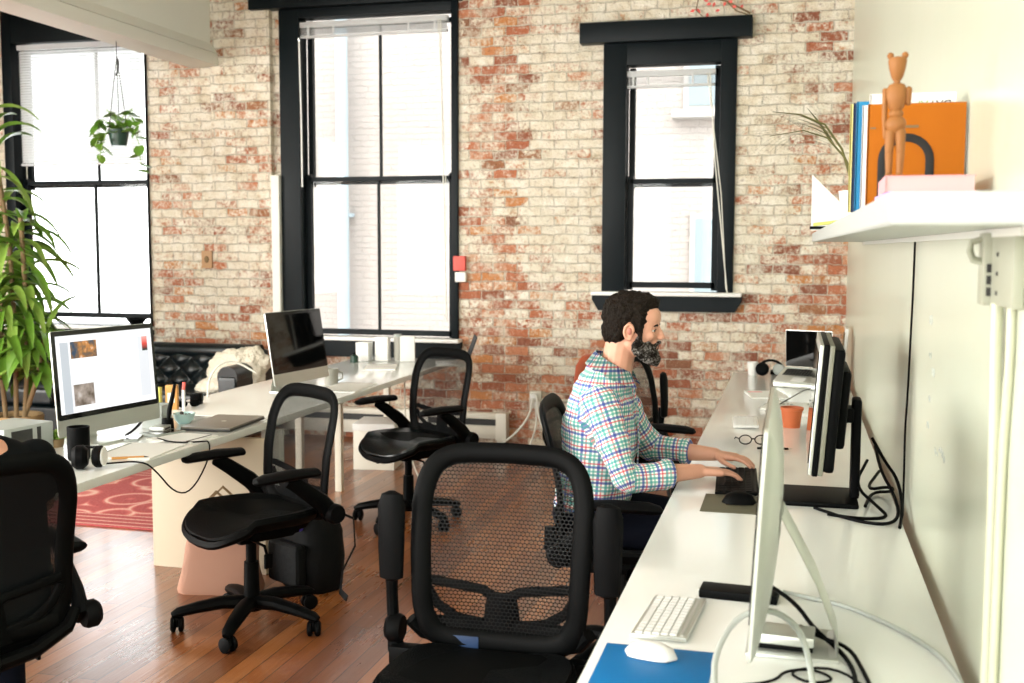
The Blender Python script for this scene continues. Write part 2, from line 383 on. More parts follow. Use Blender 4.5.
    def grid(s, fn, nu, nv, thick=0.):
        vs = [[s.bm.verts.new(fn(i / nu, j / nv)) for j in range(nv + 1)] for i in range(nu + 1)]
        for i in range(nu):
            for j in range(nv):
                f = s.bm.faces.new((vs[i][j], vs[i + 1][j], vs[i + 1][j + 1], vs[i][j + 1])); f.material_index = s.mi
        return vs
    def obj(s, name, m=None, parent=None, smooth=35, attrs=None):
        bmesh.ops.recalc_face_normals(s.bm, faces=s.bm.faces)
        me = bpy.data.meshes.new(name); s.bm.to_mesh(me); s.bm.free()
        for mm in (m if isinstance(m, (list, tuple)) else [m]):
            me.materials.append(M[mm] if isinstance(mm, str) else mm)
        if smooth:
            me.shade_smooth()
            try: me.set_sharp_from_angle(angle=math.radians(smooth))
            except Exception: pass
        o = bpy.data.objects.new(name, me); COL.objects.link(o)
        if parent: o.parent = parent
        return o

def tag(o, label=None, cat=None, group=None, kind=None):
    if label: o['label'] = label
    if cat: o['category'] = cat
    if group: o['group'] = group
    if kind: o['kind'] = kind
    return o
def thing(name, label, cat, loc=(0, 0, 0), rz=0, group=None):
    o = bpy.data.objects.new(name, None); COL.objects.link(o); o.empty_display_size = .1
    o.location = loc; o.rotation_euler = (0, 0, rz)
    return tag(o, label, cat, group)
def place(o, loc, rz=0): o.location = loc; o.rotation_euler = (0, 0, rz); return o
def struct(name, mb, m, parent=None, smooth=30):
    o = mb.obj(name, m, parent, smooth)
    if parent is None: o['kind'] = 'structure'
    return o
KID = {}
def dup(o, parent=None):
    c = o.copy(); COL.objects.link(c)
    if parent: c.parent = parent
    for ch in list(o.children): dup(ch, c)
    return c

def remesh(mb, voxel, smooth_it=6):
    """join overlapping closed forms into one continuous skin; returns a bmesh"""
    me = bpy.data.meshes.new('tmp'); bmesh.ops.recalc_face_normals(mb.bm, faces=mb.bm.faces); mb.bm.to_mesh(me); mb.bm.free()
    o = bpy.data.objects.new('tmp', me); COL.objects.link(o)
    md = o.modifiers.new('r', 'REMESH'); md.mode = 'VOXEL'; md.voxel_size = voxel
    sm = o.modifiers.new('s', 'SMOOTH'); sm.iterations = smooth_it; sm.factor = .5
    dg = bpy.context.evaluated_depsgraph_get(); ev = o.evaluated_get(dg)
    bm = bmesh.new(); bm.from_mesh(ev.to_mesh()); ev.to_mesh_clear()
    bpy.data.objects.remove(o); bpy.data.meshes.remove(me)
    r = MB(); r.bm.free(); r.bm = bm; return r

# ------------------------------------------------------------------ room shell
XW = .375; YB = 8.55; XL = -9.0; YF = -4.5; ZC = 4.3
mb = MB(); mb.box(((XW + XL) / 2, (YB + YF) / 2, -.05), (XW - XL + .6, YB - YF + .6, .1)); struct('floor', mb, 'floor')
mb = MB(); mb.box(((XW + XL) / 2, (YB + YF) / 2, ZC + .06), (XW - XL + .6, YB - YF + .6, .12)); struct('ceiling', mb, 'plaster')
mb = MB(); mb.box((XW + .1, (YB + YF) / 2, ZC / 2), (.2, YB - YF + .6, ZC)); struct('wall_right', mb, 'gloss')
# back wall with three window openings (x0,x1,z0,z1)
W = [(-6.93, -5.49, .86, 3.98), (-4.215, -2.655, .74, 3.62), (-1.475, -.46, 1.16, 3.17)]
T = .32
mb = MB(); xs = XL - .2
for (a, b, z0, z1) in W + [(XW + .2, XW + .2, 0, 0)]:
    if a > xs: mb.box(((xs + a) / 2, YB + T / 2, ZC / 2), (a - xs, T, ZC))
    if b > a:
        mb.box(((a + b) / 2, YB + T / 2, z0 / 2), (b - a, T, z0)); mb.box(((a + b) / 2, YB + T / 2, (z1 + ZC) / 2), (b - a, T, ZC - z1))
    xs = b
bmesh.ops.remove_doubles(mb.bm, verts=mb.bm.verts, dist=1e-4)
struct('wall_back', mb, 'brick')
# shallow brick pilaster left of the tall middle window, corner painted white
mb = MB(); mb.box((-4.56, YB - .03, 2.15), (.55, .06, 4.3)); struct('trim_1', mb, 'brick')
mb = MB(); mb.box((-4.25, YB - .035, 1.2), (.075, .075, 2.0), bev=.01); struct('trim_2', mb, 'plaster')
# left wall and rear wall: brick piers between unseen openings put in for light
mb = MB()
for y0, y1 in ((YF - .3, -3.6), (-1.4, -.9), (1.3, 1.8), (4.0, 8.9)):
    mb.box((XL - .1, (y0 + y1) / 2, ZC / 2), (.2, y1 - y0, ZC))
mb.box((XL - .1, 2, .35), (.2, 12.6, .7)); mb.box((XL - .1, 2, 4.0), (.2, 12.6, .6)); struct('wall_left', mb, 'brick')
mb = MB()
for x0, x1 in ((XL - .2, -8.2), (-5.6, -5.0), (-2.4, -1.8), (-.7, XW + .2)):  # right-hand pier widened to keep light off the shelf
    mb.box(((x0 + x1) / 2, YF - .1, ZC / 2), (x1 - x0, .2, ZC))
mb.box((-4.3, YF - .1, .3), (9.6, .2, .6)); mb.box((-4.3, YF - .1, 4.05), (9.6, .2, .5)); struct('wall_front', mb, 'plaster')

# beams
mb = MB(); mb.box((-4.95, 5.2, 3.72), (.24, 6.7, 1.16)); mb.box((-4.905, 5.2, 3.17), (.29, 6.7, .10), bev=.012)
mb.prism([(0, 0), (.07, 0), (0, .09)], (-4.83, 1.85, 3.22), (1, 0, 0), (0, 0, 1), (0, 6.7, 0)); struct('beam_ceiling', mb, 'plaster').name = 'trim_3'
mb = MB(); mb.box((-7.0, 6.1, 3.72), (3.86, .22, 1.2), bev=.01); struct('trim_4', mb, 'plaster')

# ------------------------------------------------------------------ windows
def window(n, x0, x1, z0, z1, gx0, gx1, zb, zt, rail, mull, header=None, sillz=None, blind=None, blind_open=False):
    """x0..z1 outer casing, gx0..gx1 glass, rail = z of the meeting rail"""
    root = bpy.data.objects.new('window_%d' % n, None); COL.objects.link(root); root.location = ((x0 + x1) / 2, YB, z0); root['kind'] = 'structure'
    ox, oz = (x0 + x1) / 2, z0
    def L(x, y, z): return (x - ox, y - YB, z - oz)
    f = MB(); yc = YB + .05
    f.box(L((x0 + gx0 - .05) / 2, yc, (z0 + z1) / 2), (gx0 - .05 - x0, .16, z1 - z0), bev=.006)
    f.box(L((x1 + gx1 + .05) / 2, yc, (z0 + z1) / 2), (x1 - gx1 - .05, .16, z1 - z0), bev=.006)
    f.box(L((x0 + x1) / 2, yc, (zt + .04 + z1) / 2), (x1 - x0, .15, z1 - zt - .04), bev=.006)
    f.box(L((x0 + x1) / 2, yc + .1, z0 + .02), (x1 - x0, .3, .04))
    f.obj('frame', 'black', root)
    # upper sash outside, lower sash inside
    for nm, a, b, yy in (('upper_sash', rail, zt, YB + .16), ('lower_sash', zb, rail + .02, YB + .10)):
        sh = MB()
        sh.box(L(gx0 - .025, yy, (a + b) / 2), (.045, .045, b - a + .08)); sh.box(L(gx1 + .025, yy, (a + b) / 2), (.055, .045, b - a + .08))
        sh.box(L((gx0 + gx1) / 2, yy, b + .0), (gx1 - gx0 + .05, .045, .035)); sh.box(L((gx0 + gx1) / 2, yy, a - .0), (gx1 - gx0 + .05, .045, .045))
        if mull: sh.box(L(mull, yy, (a + b) / 2), (.018, .03, b - a))
        s_ = sh.obj(nm, 'black', root)
        g = MB(); g.box(L((gx0 + gx1) / 2, yy, (a + b) / 2), (gx1 - gx0 + .01, .004, b - a)); g.obj('glass', 'glassw', s_)
    # outside sill and inside sill
    if sillz:
        s_ = MB(); s_.box(L((x0 + x1) / 2, YB - .02, sillz[0]), (x1 - x0 + sillz[1], .20, .03), bev=.008)
        si = s_.obj('window_sill', M['white'] if n == 3 else M['white'], root)
        a_ = MB(); w2 = (x1 - x0 + sillz[1]) / 2
        a_.prism([(-w2, .0), (-w2, -.035), (-w2 + .05, -sillz[2]), (w2 - .05, -sillz[2]), (w2, -.035), (w2, 0)], L((x0 + x1) / 2, YB - .055, sillz[0] - .015), (1, 0, 0), (0, 0, 1), (0, .054, 0))
        a_.obj('apron', 'black', root)
    if header:
        hx0, hx1, hz0, hz1 = header
        h = MB(); h.box(L((hx0 + hx1) / 2, YB - .04, (hz0 + hz1) / 2), (hx1 - hx0, .14, hz1 - hz0), bev=.006); h.obj('lintel', 'black', root)
    return root
window(1, *W[0][:2], .86, 3.98, -6.78, -5.53, .98, 3.36, 2.15, -6.09, sillz=(.88, .04, .09))
window(2, *W[1][:2], .74, 3.62, -3.985, -2.76, .885, 3.45, 2.15, -3.385, header=(-4.45, -2.62, 3.56, 3.75), sillz=(.84, .06, .14))
window(3, *W[2][:2], 1.16, 3.17, -1.245, -.63, 1.31, 2.96, 2.10, None, header=(-1.65, -.35, 3.165, 3.32), sillz=(1.245, .14, .12))

def blind(name, label, x0, x1, ztop, drop, nsl, cord=None):
    root = thing(name, label, 'blind', ((x0 + x1) / 2, YB + .02, ztop), 0, None)
    w = x1 - x0
    h = MB(); h.box((0, 0, -.015), (w, .05, .045), bev=.006); h.obj('headrail', 'blind', root)
    s_ = MB()
    for i in range(nsl):
        z = -.045 - (drop - .06) * (i + .5) / nsl
        s_.box((0, 0, z), (w - .02, .030 if nsl > 15 else .048, .0016), rx=.9 if nsl > 15 else .1)
    s_.obj('slats', 'blind', root)
    b = MB(); b.box((0, 0, -drop), (w - .01, .035, .02), bev=.004); b.obj('bottom_rail', 'blind', root)
    for fx in (-.42, -.25, .25, .42):
        t = MB(); t.box((fx * w, -.027, -drop / 2 - .01), (.016 if nsl < 15 else .004, .002, drop - .03)); t.obj('ladder_tape', 'blind', root)
    if cord:
        c = MB(); x = cord[0] - (x0 + x1) / 2
        c.tube([(x, -.04, -.03), (x + cord[2] * .3, -.05, -cord[1] * .4), (x + cord[2], -.055, -cord[1])], .005, 6)
        if cord[3]: c.tube([(x - .02, -.04, -.03), (x + .02 + cord[2] * .5, -.05, -cord[1] * .55), (x + cord[2] - .01, -.055, -cord[1] * .98)], .004, 6)
        c.obj('cord', 'wcable', root)
    return root
blind('window_blind', 'white venetian blind lowered halfway over the far left window', -6.79, -5.53, 3.38, 1.05, 42)
blind('window_blind', 'white blind raised tight at the top of the wide middle window', -4.06, -2.75, 3.45, .11, 6, (-2.80, 2.45, .05, True))
blind('window_blind', 'white blind raised at the top of the narrow window under the black lintel', -1.30, -.62, 2.95, .11, 6, (-.66, 1.70, .16, True))
w = thing('tilt_wand', 'thin white rod hanging at left inside the wide middle window', 'wand', (-4.03, YB - .03, 3.3))
mb = MB(); mb.tube([(0, 0, 0), (.01, 0, -.6), (.012, 0, -1.2)], .007, 6); mb.obj('rod', 'white', w)
mb = MB(); mb.tube([(0, .01, .0), (0, -.01, .02), (0, 0, 0)], .006, 6); mb.obj('hook', 'chrome', w)

# ------------------------------------------------------------------ outside: pale brick building and its downpipe
YO = 13.0
t = thing('neighbouring_building', 'sunlit pale brick building seen through the windows', 'building', (-2, YO, -4))
mb = MB(); mb.box((.6, .2, 6), (12.5, .4, 18)); mb.obj('brick_wall', 'facade', t)
def far_win(x0, x1, z0, z1):
    f = MB(); f.box(((x0 + x1) / 2 + 2, -.02, (z0 + z1) / 2 + 4), (x1 - x0, .06, z1 - z0)); ob = f.obj('window', 'stone', t)
    g = MB(); g.box(((x0 + x1) / 2 + 2, -.055, (z0 + z1) / 2 + 4), (x1 - x0 - .12, .02, z1 - z0 - .12)); g.obj('pane', 'winfar', ob)
    g = MB(); g.box(((x0 + x1) / 2 + 2, -.08, z0 + 3.96), (x1 - x0 + .25, .2, .09), bev=.01); g.obj('sill', 'stone', ob)
far_win(-1.30, -.85, 3.18, 4.4); far_win(-1.20, -.65, .9, 2.0); far_win(-4.9, -4.2, -3.0, -1.2)
t2 = thing('drain_pipe', 'pale blue downpipe running up the building outside', 'pipe', (-5.52, YO - .13, -4))
mb = MB(); mb.cyl((0, 0, 0), (0, 0, 18), .075, 16); mb.obj('pipe', 'downpipe', t2)
mb = MB()
for z in (3, 6, 9, 12): mb.box((0, .06, z), (.22, .12, .05), bev=.01)
mb.obj('bracket', 'downpipe', t2)
mb = MB(); mb.box((-4, 11, -4.2), (30, 12, .4)); tag(mb.obj('street_ground', 'stone'), kind='structure')

# ------------------------------------------------------------------ baseboard heaters, outlets
def heater(x0, x1, label):
    w = x1 - x0; t = thing('baseboard_heater', label, 'heater', ((x0 + x1) / 2, YB - .055, 0), 0)
    b = MB(); b.box((0, .015, .155), (w, .07, .21), bev=.006); b.obj('body', 'heater', t)
    f = MB(); f.box((0, -.028, .115), (w - .02, .012, .075), bev=.004); f.box((0, -.034, .235), (w - .02, .03, .04), bev=.006); f.obj('front_cover', 'heater', t)
    g = MB(); g.box((0, -.022, .185), (w - .16, .006, .05)); g.obj('outlet_slot', 'dkmetal', t)
    e = MB(); e.box((w / 2 - .04, -.004, .155), (.09, .10, .225), bev=.008); e.obj('end_cap', 'heater', t)
    ft = MB(); ft.box((-w / 2 + .05, .0, .025), (.05, .08, .05)); ft.box((w / 2 - .05, 0, .025), (.05, .08, .05)); ft.obj('foot', 'heater', t)
heater(-2.98, -2.23, 'short cream baseboard heater at the foot of the brick wall, right of the window')
heater(-4.25, -3.02, 'long cream baseboard heater below the wide middle window')
t = thing('wall_outlet', 'ivory socket box on the brick wall with plugged white cords', 'outlet', (-2.0, YB - .025, .38))
mb = MB(); mb.box((0, 0, 0), (.10, .05, .14), bev=.01); mb.obj('box', 'socket', t)
mb = MB(); mb.box((-.01, -.04, .03), (.05, .05, .045), bev=.01); mb.box((.02, -.035, -.035), (.04, .04, .04), bev=.01); mb.obj('plug', 'white', t)
mb = MB(); mb.tube([(.05, .0, 0), (.30, .0, 0)], .012, 8); mb.obj('conduit', 'socket', t)
def cord(name, label, pts, r, m, cat='cord', n=8):
    # smooth the polyline
    P = [V(p) for p in pts]
    for _ in range(2):
        Q = [P[0]]
        for a, b in zip(P, P[1:]): Q += [a * .75 + b * .25, a * .25 + b * .75]
        Q.append(P[-1]); P = Q
    mb = MB(); c = P[0].copy(); mb.tube([p - c for p in P], r, n)
    return tag(place(mb.obj(name, m), c), label, cat)
cord('power_cord', 'white power cord dropping left from the wall socket to the floor', [(-2.01, 8.46, .40), (-2.03, 8.42, .25), (-2.15, 8.40, .10), (-2.28, 8.35, .012)], .009, 'wcable')
cord('power_cord', 'white power cord dropping straight down from the wall socket', [(-1.99, 8.47, .34), (-1.97, 8.43, .2), (-1.99, 8.40, .1), (-2.02, 8.36, .012)], .007, 'wcable')
cord('power_cord', 'white cord looping right from the wall socket behind the seated man', [(-1.98, 8.46, .42), (-1.95, 8.40, .24), (-1.85, 8.3, .14), (-1.7, 8.2, .05), (-1.45, 8.1, .012)], .009, 'wcable')
t = thing('cable_reel', 'round black coil of cable on the floor by the brick wall', 'cable coil', (-1.72, 8.2, 0))
mb = MB()
for i in range(5): mb.tube([(.13 * math.cos(a) * (1 + .04 * i), -.03 + .015 * i, .155 + .14 * math.sin(a)) for a in [2 * PI * q / 20 for q in range(20)]], .011, 6, closed=True)
mb.obj('coil', 'plastic', t)
mb = MB(); mb.box((0.02, .02, .05), (.26, .10, .10), bev=.02); mb.obj('holder', 'softblack', t)
# red notice by the window, wall patch box
t = thing('fire_alarm_pull', 'small red box mounted on the edge of the middle window casing', 'alarm box', (-2.64, YB - .025, 1.41))
mb = MB(); mb.box((0, 0, .06), (.10, .05, .12), bev=.008); mb.obj('box', 'redpaper', t)
mb = MB(); mb.box((.01, -.002, -.05), (.09, .045, .08), bev=.006); mb.obj('lower_plate', 'paper', t)
t = thing('vent_plate', 'small rusty metal plate set in the brick between two windows', 'plate', (-4.93, YB - .01, 1.49))
mb = MB(); mb.box((0, 0, 0), (.10, .02, .15), bev=.004); mb.obj('plate', 'sidewood', t)
mb = MB(); mb.ell((0, -.012, 0), (.022, .01, .03)); mb.obj('knob', 'stem', t)

# vine on the lintel of the narrow window
t = thing('dried_vine', 'dry brown twig with red leaves lying on the black lintel', 'vine', (-.75, YB - .06, 3.32))
mb = MB(); mb.tube([(.38, 0, .02), (.2, .01, .12), (0, .02, .17), (-.3, .03, .19), (-.45, .03, .20)], [.008, .007, .006, .005, .003], 6)
mb.tube([(.2, .01, .12), (.28, 0, .04), (.36, -.01, .01)], .005, 6); mb.tube([(0, .02, .17), (-.02, 0, .06), (.03, 0, .012)], .004, 6); mb.obj('stem', 'stem', t)
mb = MB()
for i in range(14):
    a = random.random() * 6.28; p = V((random.uniform(-.05, .35), random.uniform(-.03, .03), random.uniform(.03, .17)))
    mb.prism([(0, 0), (.018, .012), (.04, 0), (.018, -.012)], p, (math.cos(a), .2, math.sin(a)), (-math.sin(a), .3, math.cos(a)), (0, .002, 0))
mb.obj('leaves', 'redpaper', t)

# ------------------------------------------------------------------ desks
t = thing('long_desk', 'long glossy white desk running along the right wall', 'desk', (-.028, 4.3, 0))
DL = 6.9; 
mb = MB(); mb.box((0, -.02, .725), (.745, DL, .03), bev=.003); mb.obj('tabletop', 'desk', t)
mb = MB(); mb.box((.0, -.02, .68), (.62, DL - .2, .05)); mb.obj('under_frame', 'legw', t)
for yy in (-3.3, -.9, 1.2, 3.25):
    for xx in (-.30, .30):
        l = MB(); l.box((xx, yy, .3275), (.05, .05, .655), bev=.004); l.obj('leg', 'legw', t)

def table(name, label, cy, L):
    t = thing(name, label, 'desk', (-2.90, cy, 0))
    mb = MB(); mb.box((0, 0, .722), (.785, L, .036), bev=.003); mb.obj('tabletop', ['desk'], t)
    mb = MB(); mb.box((.0, 0, .688), (.60, L - .12, .032)); mb.obj('under_frame', 'legw', t)
    return t
t = table('work_table', 'white table with panel end holding the lit desktop computer', 3.62, 2.68)
mb = MB(); mb.box((.12, 1.17, .336), (.62, .035, .672), bev=.002); mb.obj('end_panel', 'beige', t)
mb = MB(); mb.box((-.06, -1.1, .336), (.62, .035, .672), bev=.002); mb.obj('end_panel', 'beige', t)
t = table('work_table', 'white table beyond it, under the window, with slim cream legs', 6.50, 3.04)
for xx, yy in ((.03, .09), (-.13, 1.38), (.03, -1.38), (-.25, .09)):
    l = MB(); l.box((xx, yy, .336), (.045, .045, .672), bev=.004); l.obj('leg', 'legw', t)
mb = MB(); mb.box((.33, -1.44, .336), (.10, .06, .672), bev=.004); mb.obj('end_post', 'desk', t)

# ------------------------------------------------------------------ office chair
BH = .535
def frame_pt(s_, t_):
    """point of the backrest surface; s_ lateral metres, t_ 0..1 height"""
    x = -.235 - .075 * t_ + .03 * math.sin(t_ * PI) * 1.0 + .30 * s_ * s_
    return V((x, s_, .475 + BH * t_))
def outline(n=48):
    out = []
    for i in range(n):
        a = 2 * PI * i / n; c, s_ = math.cos(a), math.sin(a); e = .36
        y = abs(c) ** e * (1 if c >= 0 else -1); z = abs(s_) ** e * (1 if s_ >= 0 else -1)
        tt = .5 + .5 * z; w = .243 * (1 - .07 * (1 - tt)) * (1 - .05 * max(0, tt - .75) * 4)
        out.append((y * w, tt - .012 * (abs(y) ** 2) * (1 if z > 0 else 0)))
    return out
SEATR = []
def seat_loop(k, z, n=40):
    lp = []
    for i in range(n):
        a = 2 * PI * i / n; c, s_ = math.cos(a), math.sin(a); e = .62
        x = abs(c) ** e * (1 if c >= 0 else -1) * .24 * k; y = abs(s_) ** e * (1 if s_ >= 0 else -1) * .25 * k * (1 + .04 * (x / .24))
        dz = -.045 * max(0, (x - .10) / .14) ** 2 + .05 * (y / .25) ** 2 * (1 if x < .12 else .6) + .015 * max(0, (-x - .1) / .14)
        lp.append(V((x + .0, y, z + dz)))
    return lp

def make_chair(label, arms=('down', 'down'), seatm='seat', meshm=None, dz=-.02, bh=.50, ba=.35):
    global BH
    BH = bh
    t = thing('office_chair', label, 'office chair')
    # base: hub, gas lift, five legs with casters
    mb = MB(); mb.lathe([(0, .075), (.045, .075), (.05, .09), (.045, .12), (.032, .135), (0, .135)]); mb.obj('hub', 'plastic', t)
    mb = MB(); mb.cyl((0, 0, .12), (0, 0, .28), .034, 18, .030); mb.cyl((0, 0, .28), (0, 0, .39), .022, 16); mb.obj('gas_lift', 'plastic', t)
    for k in range(5):
        a = 2 * PI * k / 5 + ba; c, s_ = math.cos(a), math.sin(a)
        pts = [(c * r, s_ * r, z) for r, z in ((.03, .108), (.12, .112), (.22, .098), (.30, .082), (.325, .072))]
        l = MB(); l.tube(pts, [.040, .036, .032, .027, .016], 10, flat=.75, up=(0, 0, 1)); lo = l.obj('leg', 'plastic', t)
        cs = MB(); ox, oy = c * .305, s_ * .305; b = a + 1.1 + k * .9; bx, by = math.cos(b), math.sin(b)
        for sg in (-1, 1):
            m_ = Matrix.Rotation(b + PI / 2, 4, 'Z') @ Matrix.Rotation(PI / 2, 4, 'Y')
            cs.lathe([(0, -.011), (.024, -.011), (.032, -.006), (.032, .006), (.024, .011), (0, .011)], (ox - by * .016 * sg, oy + bx * .016 * sg, .032), 18, Matrix.Rotation(b, 4, 'Z') @ Matrix.Rotation(PI / 2, 4, 'X'))
        cs.box((ox, oy, .042), (.034, .014, .040), rz=b, bev=.004); cs.cyl((ox, oy, .04), (ox, oy, .078), .008, 8); cs.obj('caster', 'softblack', lo)
    # mechanism and levers
    mb = MB(); mb.box((-.03, 0, .405), (.26, .19, .05), bev=.015); mb.box((-.14, 0, .40), (.14, .10, .05), bev=.012); mb.obj('tilt_mechanism', 'plastic', t)
    for sg, x in ((1, .05), (-1, .02)):
        lv = MB(); lv.tube([(x, .07 * sg, .40), (x, .20 * sg, .395), (x + .01, .235 * sg, .37)], .006, 8); lv.box((x + .01, .245 * sg, .345), (.035, .012, .06), bev=.005); lv.obj('lever', 'plastic', t)
    # seat
    mb = MB(); mb.loft([seat_loop(.92, .440 + dz), seat_loop(1.0, .450 + dz), seat_loop(1.03, .466 + dz), seat_loop(1.0, .482 + dz)], cap=True); mb.obj('seat_frame', 'plastic', t)
    mb = MB(); loops = [seat_loop(.985, .478 + dz), seat_loop(.97, .492 + dz)] + [seat_loop(k, .496 + dz + .004 * (1 - k)) for k in (.9, .7, .45, .2, .02)]
    mb.loft(loops, cap=True); mb.obj('seat', seatm, t)
    # back frame ring
    ol = outline(); pts = [frame_pt(y, z) for y, z in ol]; ups = []
    cen = frame_pt(0, .5)
    rs = [.030 if z > .12 else .034 for y, z in ol]
    mb = MB(); mb.tube(pts, rs, 10, flat=.40, up=[V((1, -.6 * p.y, .1)) for p in pts], closed=True); mb.obj('back_frame', 'plastic', t)
    # mesh panel as concentric rings so that its rim follows the frame
    bm = bmesh.new(); lay = bm.verts.layers.float_vector.new('weave'); rings = []
    for k in (1., .8, .6, .4, .2, .02):
        ring = []
        for y, z in ol:
            yy = y * k; zz = .5 + (z - .5) * k; p = frame_pt(yy, zz); v = bm.verts.new(p); v[lay] = V((yy + 1., p.z, 0)); ring.append(v)
        rings.append(ring)
    for a, b in zip(rings, rings[1:]):
        for i in range(len(a)): bm.faces.new((a[i], a[(i + 1) % len(a)], b[(i + 1) % len(a)], b[i]))
    bm.faces.new(rings[-1])
    mb = MB(); mb.bm.free(); mb.bm = bm; mb.obj('back_mesh', meshm or M['mesh'], t, smooth=0)
    # lumbar support: lower plate with two openings and a curved upper bar
    def LP(s_, z, off): p = frame_pt(s_, (z - .475) / BH); return p + V((off, 0, 0))
    mb = MB()
    up_ = V((1, 0, 0))
    mb.tube([LP(y, .603 + .028 * (abs(y) / .2) ** 1.0 - .0 + (.012 if abs(y) > .05 else 0), -.018) for y in [-.215 + .43 * i / 16 for i in range(17)]], .015, 8, flat=.55, up=up_)
    mb.tube([LP(y, .510, -.016) for y in [-.20 + .40 * i / 12 for i in range(13)]], .030, 8, flat=.35, up=up_)
    mb.tube([LP(0, z, -.02) for z in (.49, .53, .57, .605)], [.070, .055, .05, .045], 8, flat=.3, up=up_)
    for sg in (-1, 1): mb.tube([LP(sg * y, z, -.017) for y, z in ((.05, .52), (.13, .535), (.19, .575), (.215, .62))], [.02, .016, .015, .013], 8, flat=.5, up=up_)
    mb.obj('lumbar_support', 'plastic', t)
    # spine: from the mechanism up behind the back
    mb = MB()
    mb.tube([(-.16, 0, .40), (-.25, 0, .41), (-.285, 0, .45), (-.285, 0, .53)], [.035, .034, .032, .028], 10, flat=.6, up=(0, 1, 0))
    for sg in (-1, 1): mb.tube([(-.27, 0, .44), (-.27, .12 * sg, .455), (-.235, .23 * sg, .49), (-.215, .262 * sg, .53)], [.024, .022, .022, .020], 10)
    mb.obj('back_bracket', 'plastic', t)
    # arms
    for sg, mode in zip((1, -1), arms):
        y = .285 * sg
        if mode == 'down':
            a = MB(); a.tube([(-.215, y, .50), (-.16, y * 1.03, .56), (-.06, y * 1.06, .635), (.0, y * 1.07, .672)], [.040, .038, .032, .026], 10, flat=.55, up=(0, 1, 0))
            ao = a.obj('armrest', 'plastic', t)
            p = MB(); p.tube([(-.14, y * 1.07, .688), (-.13, y * 1.07, .69), (-.02, y * 1.07, .693), (.10, y * 1.07, .690), (.140, y * 1.05, .684), (.150, y * 1.04, .68)], [.014, .040, .047, .045, .032, .012], 12, flat=.45, up=(0, 0, 1)); p.obj('arm_pad', 'softblack', ao)
        else:
            a = MB(); a.tube([(-.19, y, .42), (-.215, y * 1.08, .44), (-.225, y * 1.12, .50), (-.215, y * 1.12, .60), (-.21, y * 1.12, .70)], [.026, .026, .018, .017, .020], 10)
            a.box((-.195, y * .92, .43), (.05, .11, .06), bev=.012)
            ao = a.obj('armrest', 'plastic', t)
            p = MB(); p.tube([(-.20, y * 1.1, .645), (-.195, y * 1.1, .655), (-.195, y * 1.1, .74), (-.20, y * 1.1, .86), (-.205, y * 1.1, .895), (-.205, y * 1.1, .905)], [.012, .036, .040, .042, .032, .010], 12, flat=.5, up=(1, 0, 0)); p.obj('arm_pad', 'softblack', ao)
        k = MB(); k.lathe([(0, -.024), (.036, -.024), (.042, -.012), (.042, .012), (.032, .024), (0, .024)], (-.215, y * 1.09, .505 if mode == 'down' else .50), 18, Matrix.Rotation(PI / 2, 4, 'X')); ko = k.obj('pivot_knob', 'softblack', ao)
    return t
M['mesh'] = mesh_mat('fine_black_mesh', (.003, .004, .005), .0042, .0036, .50)
M['mesh_dense'] = mesh_mat('dense_black_mesh', (.003, .004, .005), .0042, .0036, .92)
M['mesh_open'] = mesh_mat('open_black_mesh', (.005, .005, .005), .0125, .0105, .20)

c = make_chair('black mesh chair in the foreground with both armrests flipped upright', ('up', 'up'), meshm=M['mesh_open'], dz=-.055, bh=.535)
place(c, (-.79, 2.70, 0), math.radians(-90))
cB = make_chair('black mesh swivel chair with flat seat beside the panel-ended table and backpack', ba=.75); place(cB, (-2.19, 4.10, 0), math.radians(-123))
cC = make_chair('black mesh chair with shiny seat near the brick wall heater', seatm='leather'); place(cC, (-2.15, 5.93, 0), math.radians(-122))
cE = make_chair('x', meshm=M['mesh_dense'], bh=.53); cE['label'] = 'black office chair at the bottom left corner, holding the person in black'; place(cE, (-2.36, 2.62, 0), math.radians(150))
cF = make_chair('x', meshm=M['mesh_dense'], bh=.53); cF['label'] = 'black mesh chair the bearded man in the checked shirt sits on'; place(cF, (-.60, 4.07, 0), math.radians(4))
cG = make_chair('black mesh chair behind the bearded man, one armrest flipped up', ('up', 'down'), bh=.535, meshm=M['mesh']); place(cG, (-.56, 5.80, 0), math.radians(-10))

# blue tag under the back of the front chair
t = thing('paper_tag', 'small blue and violet card tucked under the back of the foreground chair', 'card', (-.90, 2.92, .437))
mb = MB(); mb.box((0, 0, .03), (.10, .004, .05), bev=.001); mb.obj('card', 'dkblue', t)
mb = MB(); mb.box((-.06, 0, .03), (.04, .005, .045), bev=.001); mb.obj('clip', 'purple', t)

